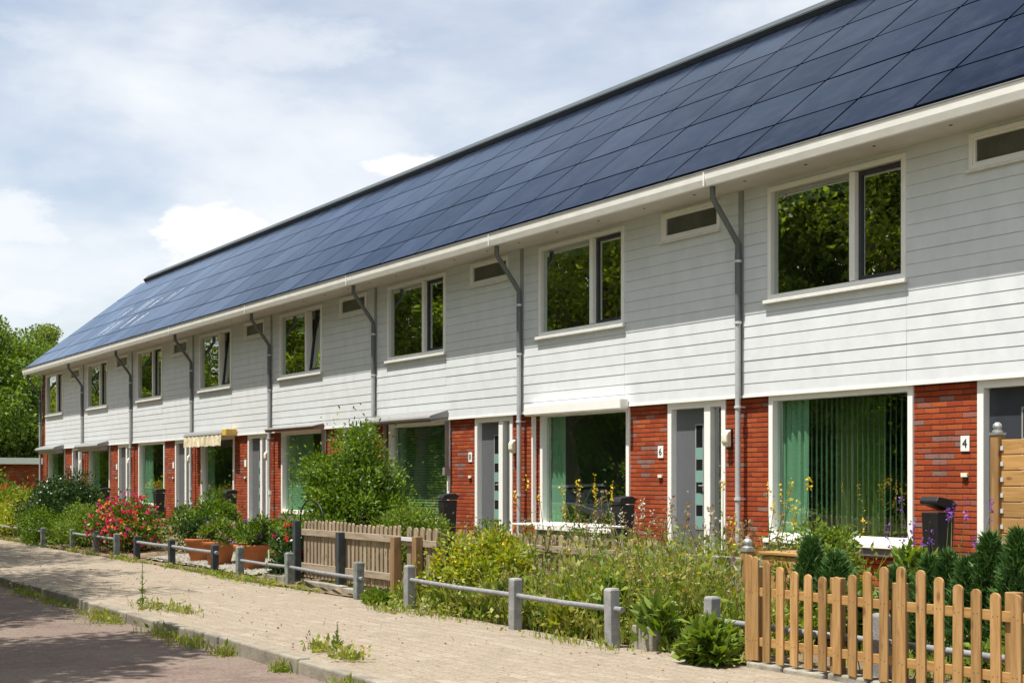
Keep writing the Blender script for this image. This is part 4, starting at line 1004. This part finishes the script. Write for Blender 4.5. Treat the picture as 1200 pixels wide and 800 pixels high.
# flower stems
def stems(name, label, cat, x, y, n, h, spread, fm, fs, seed, leafm=None):
    rng = np.random.default_rng(seed); t = thing(name, label, cat, g(x,y)); mb = MB(); parts = []; lp = []
    for i in range(n):
        bx, by = rng.normal(size=2)*spread*.5; hh = h*rng.uniform(.65,1.05); tx, ty = bx+rng.normal()*spread*.5, by+rng.normal()*spread*.4
        mb.tube([(bx,by,-.02),((bx+tx)/2,(by+ty)/2,hh*.55),(tx,ty,hh)], [.006,.005,.003], 5)
        k = 14; B = np.array([[tx,ty,hh]]*k)+rng.normal(size=(k,3))*np.array([.012,.012,fs*1.6])
        V,F = leaf_geo(B, rng.normal(size=(k,3))+np.array([0,0,.5]), rng.uniform(.6,1.1,k)*fs, .7, rng); parts.append((V,F,0))
        k = 16; u = rng.uniform(.05,.8,k)[:,None]; B = np.array([[bx,by,0]])*(1-u)+np.array([[tx,ty,hh]])*u
        V,F = leaf_geo(B, rng.normal(size=(k,3))*np.array([1,1,.4])+np.array([0,0,.3]), rng.uniform(.5,1.2,k)*.11, .25, rng); lp.append((V,F,0))
    mb.build('stem', M['stem'], t); V,F,mi = merge(lp); link('foliage', np_mesh('foliage', V,F,[leafm or M['lf_light']]), t)
    V,F,mi = merge(parts); link('blossoms', np_mesh('blossoms', V,F,[fm]), t)
stems('flowering_plant','tall purple-flowered plant in front of the bin by number 4','flower',5.75,-2.85,12,1.10,.42,M['f_purple'],.035,81)
stems('flowering_plant','tall yellow daisies beside the downpipe in the weedy garden','flower',3.3,-2.6,12,1.25,.55,M['f_yellow'],.04,82)
stems('flowering_plant','yellow-flowered stalks in front of the window with teal lamps','flower',-.2,-2.7,12,1.45,.6,M['f_yellow'],.04,83)
stems('flowering_plant','single purple bloom among weeds beside the concrete wall','flower',3.9,-3.5,1,.62,.1,M['f_purple'],.05,84)
stems('flowering_plant','brownish dock stalks by the concrete garden wall','plant',2.9,-2.75,12,1.05,.5,M['seed'],.05,85)
stems('flowering_plant','slender stalks before the grey door with glass squares','plant',1.6,-3.0,12,1.25,.6,M['seed'],.045,86)

for i,(x,y,n,h,sp_x,mt,lab) in enumerate([(1.2,-4.0,14,1.0,.6,'seed','brown-headed tall weed stalks behind the middle grey rail post'),(2.4,-3.9,14,1.05,.42,'seed','rusty dock stalks left of the last grey rail post'),
        (3.3,-3.7,14,1.0,.5,'seed','pale seedy stalks in front of the concrete wall'),(2.1,-3.3,10,1.1,.5,'f_white','white-speckled wild flowers in the middle of the weeds'),(-1.0,-3.7,10,.85,.4,'seed','dry brown stalks just right of the garden gate'),(3.6,-4.3,8,.7,.35,'seed','dry seed stalks by the concrete block')]):
    stems('weed_stalk',lab,'weed',x,y,n,h,sp_x,M[mt],.032,140+i,M['weed'])
for i,(x,y,r,h,sz,mt,lab) in enumerate([(4.1,-4.62,.2,.40,.22,'lf_light','strap-leaved green plant beside the small concrete block'),(5.05,-4.82,.22,.32,.15,'lf_light','broad-leaved dock plant at the corner post of the orange fence'),
        (2.75,-4.45,.4,.45,.10,'lf_yel','low yellow-green weed clump between the grey rail posts'),(1.5,-4.45,.35,.4,.09,'lf_dark','dark green weed clump under the grey rail'),(-1.25,-4.75,.2,.16,.09,'lf_light','small light green plant at the foot of the gate'),(3.2,-4.35,.3,.55,.10,'lf_bush','leafy green weed clump left of the last grey post')]):
    shrub('weed_plant',lab,'weed',g(x,y),r,r*.7,h,M[mt],int(260 if sz > .2 else 500 if sz > .15 else 1800),sz,12,None,None,160+i,.22 if i == 0 else .45,.4,.9,False)

# ------------------------------------------------------------------ weeds and grass (stuff)
def weeds(name, n, sampler, hrange, width, seed, extra=True, dens_h=None, seedfrac=.05, leaffrac=.6):
    rng = np.random.default_rng(seed); P2 = sampler(rng, n); n = len(P2)
    z = np.array([gz(y) for y in P2[:,1]]) if dens_h is None else np.full(n, dens_h)
    P = np.column_stack([P2, z]); H = rng.uniform(hrange[0], hrange[1], n)*rng.uniform(.5,1,n)
    parts = []
    V,F = blade_geo(P, H, rng.normal(size=(n,2))*(H*.28)[:,None], rng.uniform(.5,1.2,n)*width, rng); parts.append((V,F,0))
    if extra:
        k = int(n*leaffrac); i = rng.integers(0,n,k); u = rng.uniform(.05,.95,k)
        B = P[i].copy(); B[:,2] += H[i]*u; B[:,:2] += rng.normal(size=(k,2))*.05
        V,F = leaf_geo(B, rng.normal(size=(k,3))+np.array([0,0,.5]), rng.uniform(.5,1.3,k)*.078, .46, rng); parts.append((V,F,0))
        k = int(n*seedfrac); i = rng.integers(0,n,k); T = P[i].copy(); T[:,2] += H[i]*rng.uniform(.85,1.12,k); T[:,:2] += rng.normal(size=(k,2))*.05
        T = np.repeat(T,6,0)+rng.normal(size=(k*6,3))*np.array([.012,.012,.035])
        V,F = leaf_geo(T, rng.normal(size=(k*6,3))*.5+np.array([0,0,1]), rng.uniform(.6,1.2,k*6)*.03, .5, rng); parts.append((V,F,1))
        k = int(n*.006) if name == 'weeds' else 2; i = rng.integers(0,n,k); T = P[i].copy(); T[:,2] += H[i]*rng.uniform(.8,1.0,k); T = np.repeat(T,7,0)
        V,F = leaf_geo(T, rng.normal(size=(k*7,3))+np.array([0,-.3,.6]), np.full(k*7,.026), .8, rng); parts.append((V,F,2))
    V,F,mi = merge(parts); return tag(link(name, np_mesh(name, V,F,[M['weed'],M['seed'],M['f_yellow']],mi)), kind='stuff')
def area(x0,x1,y0,y1):
    def f(rng,n):
        p = np.column_stack([rng.uniform(x0,x1,n), rng.uniform(y0,y1,n)]); q = np.sin(p[:,0]*3.1)+np.sin(p[:,1]*4.3+p[:,0]*1.7)+rng.normal(size=n)*.8
        return p[q > -.9]
    return f
weeds('weeds', 2600, area(1.1,2.3,-4.62,-3.3), (.2,.62), .010, 91, leaffrac=3.0, seedfrac=.09)
weeds('weeds', 5200, area(2.2,4.15,-4.62,-3.0), (.22,.98), .010, 191, leaffrac=3.0, seedfrac=.10)
weeds('weeds', 5000, area(-1.0,3.9,-4.70,-4.3), (.12,.45), .014, 92, leaffrac=1.8)
weeds('weeds', 3200, area(-2.4,3.6,-2.8,-1.2), (.25,.85), .010, 93, leaffrac=3.2, seedfrac=.06)
weeds('weeds', 2400, area(4.0,5.3,-4.3,-3.7), (.2,.6), .016, 94, leaffrac=1.5)
weeds('weeds', 4000, area(-4.5,-.4,-4.2,-1.0), (.08,.3), .012, 95)
weeds('weeds', 2200, area(-13,-5,-3.2,-.6), (.1,.4), .014, 96)
weeds('weeds', 2600, area(5.3,9,-4.4,-2.6), (.05,.25), .014, 97)
# grass in the kerb gutter and on the paving joints
def gutter_pts(rng, n):
    out = []
    spots = [(-8.9,.9,.10),(-6.5,.8,.12),(-4.6,.9,.14),(-2.6,.55,.14),(-2.0,.35,.2),(-.3,.5,.12),(.6,.4,.14),(1.6,.12,.1),(2.9,.1,.06),(4.2,.25,.06),(-12,1.5,.1),(-16,2,.1)]
    for i in range(n):
        c = spots[rng.integers(0,len(spots))]; out.append((c[0]+rng.normal()*c[1]*.6, KY-.15-abs(rng.normal())*c[2]*.8))
    return np.array(out)
weeds('grass', 1900, gutter_pts, (.03,.15), .010, 98, True, -.12, .01, .25)
def pave_pts(rng, n):
    spots = [(-2.1,-7.2,.32,.12),(-1.6,-7.1,.3,.08),(-6.3,-4.75,.6,.1),(-5.2,-4.72,.4,.08),(-11.5,-4.72,.6,.06),(2.6,-7.2,.1,.05),(3.3,-7.25,.1,.05),(-.4,-5.0,.25,.1),(.4,-4.9,.4,.08),(3.4,-5.0,.4,.08)]
    out = []
    for i in range(n):
        c = spots[rng.integers(0,len(spots))]; out.append((c[0]+rng.normal()*c[2], c[1]+rng.normal()*c[3]))
    return np.array(out)
weeds('grass', 1500, pave_pts, (.03,.13), .010, 99, True, .004, .01, .3)
def edge_pts(rng, n):
    c = rng.uniform(-24,5.2,60); i = rng.integers(0,60,n); return np.column_stack([c[i]+rng.normal(size=n)*.16, -4.62-np.abs(rng.normal(size=n))*.06])
weeds('grass', 1700, edge_pts, (.03,.13), .010, 100, True, .006, .02, .4)
# two tall kerb weeds
for (x,y,h,lab) in [(-2.35,-7.28,.55,'tall single weed stalk at the kerb gap'),(2.95,-7.2,.26,'small weed stalk near the kerb')]:
    rng = np.random.default_rng(int(h*100)); t = thing('weed_stalk', lab, 'weed', (x,y,0)); mb = MB(); mb.tube([(0,0,-.02),(.01,0,h)], [.006,.003], 5); mb.build('stem', M['stem'], t)
    k = 60; u = rng.uniform(0,1,k); B = np.column_stack([.01*u, 0*u, u*h]); V,F = leaf_geo(B, rng.normal(size=(k,3))*np.array([1,1,.3])+np.array([0,0,1.2]), .10*(1.1-u), .22, rng); link('foliage', np_mesh('foliage',V,F,[M['lf_light']]), t)
# fallen leaves and crumbs of soil on the paving
rng = np.random.default_rng(123); n = 700
P = np.column_stack([rng.uniform(-14,7,n), rng.uniform(-7.4,-4.8,n), rng.uniform(.008,.014,n)])
V,F = leaf_geo(P, rng.normal(size=(n,3))*np.array([1,1,.12]), rng.uniform(.012,.04,n), .6, rng); tag(link('fallen_leaves', np_mesh('fallen_leaves',V,F,[M['seed']])), kind='stuff')

# ------------------------------------------------------------------ garage and far trees
t = thing('garage', 'low brick garage with white roof edge and teal door', 'garage', (-62.0,2.4,-.1))
mb = MB()
for a,b,c,d in rects(0,6.0,0,2.35,[(3.5,4.9,0,2.0)]): mb.box(a,b,0,.2,c,d)
mb.box(5.8,6.0,.2,6,0,2.35); mb.box(0,.2,.2,6,0,2.35); mb.box(.2,5.8,5.8,6,0,2.35); mb.build('wall', M['brick'], t)
mb = MB(); mb.box(-.3,6.3,-.35,6.3,2.36,2.66); mb.build('roof', M['gutter'], t)
mb = MB(); mb.box(3.5,4.9,.06,.12,0,2.0); mb.build('door', M['teal'], t)

def cw(px, Z):   # a point of the ground seen far off: metres along the view and to the side
    u = (px-600)/1645.; return (14.03+Z*(u*.5254-.8509), -12.268+Z*(u*.8509+.5254))
big = make_tree('broadleaf_tree','dense green tree filling the view left of the end house','tree',(*cw(18,78),-.1),9.8,4.3,M['lf_tree'],201,.3,80000,.17,.06,110,'trees left of the terrace',0,.2)
air = make_tree('airy_tree','taller loose tree with sky gaps behind the end house','tree',(*cw(52,98),-.1),12.6,3.4,M['lf_tree2'],202,.26,32000,.17,.25,44,'trees left of the terrace',0,.20)
for px,Z,sc,rz,lab in [(-35,72,1.05,2.0,'dense green tree at the left picture edge'),(60,110,1.12,4.0,'dense green tree far behind the garage')]:
    dup(big,(*cw(px,Z),-.1),rz,sc,lab)
dup(air,(*cw(8,104),-.1),1.3,.92,'loose yellow-green tree behind the dense ones')
shrub('bush','large rounded yellow-green bush in front of the garage trees','bush',(*cw(2,98),-.1),3.6,2.6,5.0,M['lf_tree2'],14000,.16,60,None,None,49,.5,.4)
shrub('bush','dark hedge-like bush beside the garage','bush',(*cw(-34,60),-.1),2.2,2.0,2.6,M['lf_tree'],9000,.15,46,None,None,50,.5,.4)

# ------------------------------------------------------------------ across the street: trees that shade the road and stand in the window reflections
st = make_tree('street_tree','tall leafy street tree shading the road and sidewalk','tree',(-15.5,-13.1,0),15.0,4.8,M['lf_far'],301,.28,25000,.18,.28,80,'trees across the street',0,.2)
st2 = make_tree('street_tree','rounded yellow-green street tree across the road','tree',(-.3,-13.9,0),9.8,3.4,M['lf_tree2'],302,.2,34000,.17,.28,64,'trees across the street',0,.2)
for i,(x,y,sc,rz,k) in enumerate([(-7.6,-13.7,.93,2.2,0),(-4.4,-13.8,1.0,1.9,1),(-19.5,-13.2,.95,.6,0),(-28,-18,.8,2.2,1),(-37,-17,1.0,.4,0),(-33,-24,1.1,1.7,1),(-46,-18.5,.95,3.0,0),(-55,-17,1.2,2.5,1),(-66,-19,1.05,5.0,0),(-80,-18,1.1,4.1,1),(-95,-20,1.2,.8,0),(-14,-23,1.2,3.6,1),(-22,-26,1.1,4.4,0)]):
    dup(st if k == 0 else st2,(x,y,0),rz,sc,('tree of tall leafy kind' if k == 0 else 'tree of rounded yellow-green kind')+' across the street, seen in window reflections')
for i,(x,r) in enumerate([(-9,2.5),(-15,3),(-21.5,2.5),(-27,3.0),(-33,3.0),(-39.5,3.4),(-47,3.6)]):
    shrub('hedge_bush',['low','broad','clipped','dense','leafy','tall','wide'][i]+' hedge bush across the street','bush',(x,-18.5,0),r,1.2,[1.3,1.8,1.4,1.7,2.0,2.2,2.0][i],M['lf_far'],5200,.13,34,None,'hedge bushes across the street',320+i,.5,.3,stems=False)
for (x,y,rz,sc) in [(-11.6,-13.4,.7,.95),(-24.5,-13.6,2.9,1.0),(-35.5,-14.0,4.4,1.0)]: dup(air,(x,y,0),rz,sc,'airy tree with sky gaps across the street, seen in window reflections','trees across the street')
line = make_tree('broadleaf_tree','dense tree with leaves down to the ground across the street, seen in window reflections','tree',(-6,-24,0),7.2,4.0,M['lf_far'],303,.25,26000,.24,.03,90,'dense trees across the street',0,.22)
for i in range(26):
    dup(line,(-12-7.4*i,-23.5-2.5*(i%3),0),i*1.7,1+.12*(i%4)+.015*i)
# a parked car seen mirrored in the big window
t = thing('parked_car','silver hatchback parked across the street','car',(-20.0,-10.95,-.12),0)
prof = [(-2.0,.35),(2.0,.35),(2.08,.55),(2.02,.82),(1.15,.98),(.45,1.42),(-.2,1.48),(-1.2,1.44),(-1.85,1.0),(-2.05,.9),(-2.08,.5)]
mb = MB(); mb.prism([p for p in prof if p[1] <= 1.01], -.84, .84); mb.build('body', M['carpaint'], t, bevel=.06)
def green(sc, mat, name, z0, z1, wb, wt):
    mb = MB(); b = [(1.12,z0),(-1.82,z0)]; tp = [(.42,z1),(-1.18,z1)]
    vs = [(b[0][0],-wb,z0),(b[0][0],wb,z0),(b[1][0],wb,z0),(b[1][0],-wb,z0),(tp[0][0],-wt,z1),(tp[0][0],wt,z1),(tp[1][0],wt,z1),(tp[1][0],-wt,z1)]
    mb.add(vs, [(0,1,5,4),(1,2,6,5),(2,3,7,6),(3,0,4,7),(4,5,6,7),(3,2,1,0)]); return mb.build(name, mat, t, bevel=.03)
green(1, M['carglass'], 'window', .985, 1.42, .78, .64)
mb = MB(); mb.add([(.5,-.62,1.425),(.5,.62,1.425),(-1.25,.62,1.425),(-1.25,-.62,1.425),(.3,-.56,1.49),(.3,.56,1.49),(-1.1,.56,1.49),(-1.1,-.56,1.49)],[(0,1,5,4),(1,2,6,5),(2,3,7,6),(3,0,4,7),(4,5,6,7),(3,2,1,0)]); mb.build('roof', M['carpaint'], t, bevel=.02)
for x in (-1.3,1.3):
    for y in (-.78,.78):
        mb = MB(); mb.tube([(x,y-.1,.31),(x,y+.1,.31)], .31, 22); wh = mb.build('wheel', M['tyre'], t)
        mb = MB(); mb.tube([(x,y-.108,.31),(x,y+.108,.31)], .19, 16); mb.build('rim', M['steel'], wh)
for y in (-.62,.62):
    mb = MB(); mb.box(1.98,2.09,y-.16,y+.16,.62,.76); mb.build('headlight', M['tablewhite'], t, bevel=.02)

# ------------------------------------------------------------------ camera, light, sky
cam = bpy.data.cameras.new('camera'); co = bpy.data.objects.new('camera', cam); COL.objects.link(co)
co.location = (14.03,-12.268,1.5); fw = Vector((-.8509,.5254,0)); co.rotation_euler = fw.to_track_quat('-Z','Y').to_euler()
cam.sensor_width = 36; cam.lens = 1645/1200*36; cam.shift_y = (562-400)/1200; cam.clip_end = 3000; cam.clip_start = .1
S.camera = co
EL = math.radians(69); AZ = math.radians(-3)     # sun straight in front of the facades
sd = Vector((math.sin(AZ)*math.cos(EL), -math.cos(AZ)*math.cos(EL), math.sin(EL)))
sl = bpy.data.lights.new('sun','SUN'); sl.energy = 4.85; sl.angle = math.radians(.55); sl.color = (1,.955,.88)
so = bpy.data.objects.new('sun', sl); COL.objects.link(so); so.rotation_euler = sd.to_track_quat('Z','Y').to_euler()
W = bpy.data.worlds.new('World'); S.world = W; W.use_nodes = True; nt = W.node_tree; nt.nodes.clear()
out = N(nt,'ShaderNodeOutputWorld'); bg = N(nt,'ShaderNodeBackground'); bg.inputs['Strength'].default_value = .100; L(nt,bg.outputs[0],out.inputs[0])
sky = N(nt,'ShaderNodeTexSky'); sky.sky_type = 'NISHITA'; sky.sun_disc = False; sky.sun_elevation = EL; sky.sun_rotation = math.atan2(sd.x, sd.y); sky.dust_density = 1.5; sky.air_density = 1.0
tc = N(nt,'ShaderNodeTexCoord'); sp_ = N(nt,'ShaderNodeSeparateXYZ'); L(nt,tc.outputs['Generated'],sp_.inputs[0])
# thin bright haze and cumulus, all by direction in the world
n1 = N(nt,'ShaderNodeTexNoise',Scale=2.7,Detail=8.0,Roughness=.55,Distortion=.2); mpn = N(nt,'ShaderNodeMapping'); mpn.inputs['Scale'].default_value = (1,1,2.6); L(nt,tc.outputs['Generated'],mpn.inputs['Vector']); L(nt,mpn.outputs[0],n1.inputs['Vector'])
n2 = N(nt,'ShaderNodeTexNoise',Scale=15.0,Detail=9.0,Roughness=.66); L(nt,mpn.outputs[0],n2.inputs['Vector'])
rc = ramp(nt,[(.36,(.20,)*3),(.47,(.46,)*3),(.55,(.70,)*3),(.66,(.90,)*3)]); L(nt,n1.outputs['Fac'],rc.inputs[0])
acc = rc.outputs[0]
def pixdir(px,py):
    u=(px-600)/1645.; v=(562-py)/1645.; d=Vector((u*.5254-.8509,u*.8509+.5254,v)); return d.normalized()
for (px,py,rx,rz,amt,sharp) in [(255,275,.050,.027,.97,.65),(15,262,.044,.023,.80,1.2),(35,350,.050,.025,.78,1.3),(330,58,.10,.028,.66,2.0),(70,58,.046,.026,.62,1.9),(480,198,.040,.010,.95,.6),(900,-60,.14,.03,.8,.8)]:
    d = pixdir(px,py); sb = N(nt,'ShaderNodeVectorMath',operation='SUBTRACT'); L(nt,tc.outputs['Generated'],sb.inputs[0]); sb.inputs[1].default_value = d
    sc = N(nt,'ShaderNodeVectorMath',operation='MULTIPLY'); L(nt,sb.outputs[0],sc.inputs[0]); sc.inputs[1].default_value = (1/rx,1/rx,1/rz)
    ln = N(nt,'ShaderNodeVectorMath',operation='LENGTH'); L(nt,sc.outputs[0],ln.inputs[0])
    wb = N(nt,'ShaderNodeMath',operation='MULTIPLY_ADD'); L(nt,n2.outputs['Fac'],wb.inputs[0]); wb.inputs[1].default_value = -2.2; L(nt,ln.outputs['Value'],wb.inputs[2])
    mr = N(nt,'ShaderNodeMapRange',interpolation_type='SMOOTHSTEP'); mr.inputs['From Min'].default_value = -.15+sharp*.5; mr.inputs['From Max'].default_value = -.15-sharp*.5; mr.inputs['To Max'].default_value = amt; L(nt,wb.outputs[0],mr.inputs['Value'])
    mm = N(nt,'ShaderNodeMath',operation='MAXIMUM'); L(nt,acc,mm.inputs[0]); L(nt,mr.outputs[0],mm.inputs[1]); acc = mm.outputs[0]
mx = N(nt,'ShaderNodeMix',data_type='RGBA'); L(nt,acc,mx.inputs[0]); L(nt,sky.outputs[0],mx.inputs[6]); mx.inputs[7].default_value = (6.9,7.0,7.1,1)
L(nt,mx.outputs[2],bg.inputs['Color'])
S.view_settings.view_transform = 'Standard'; S.view_settings.look = 'None'; S.view_settings.gamma = 1; S.view_settings.exposure = .60; S.view_settings.use_curve_mapping = False
S.cycles.max_bounces = 8; S.cycles.diffuse_bounces = 3; S.cycles.glossy_bounces = 4; S.cycles.transparent_max_bounces = 12; S.cycles.transmission_bounces = 4
S.cycles.use_denoising = True; S.cycles.sample_clamp_indirect = 6; S.cycles.caustics_reflective = False; S.cycles.caustics_refractive = False
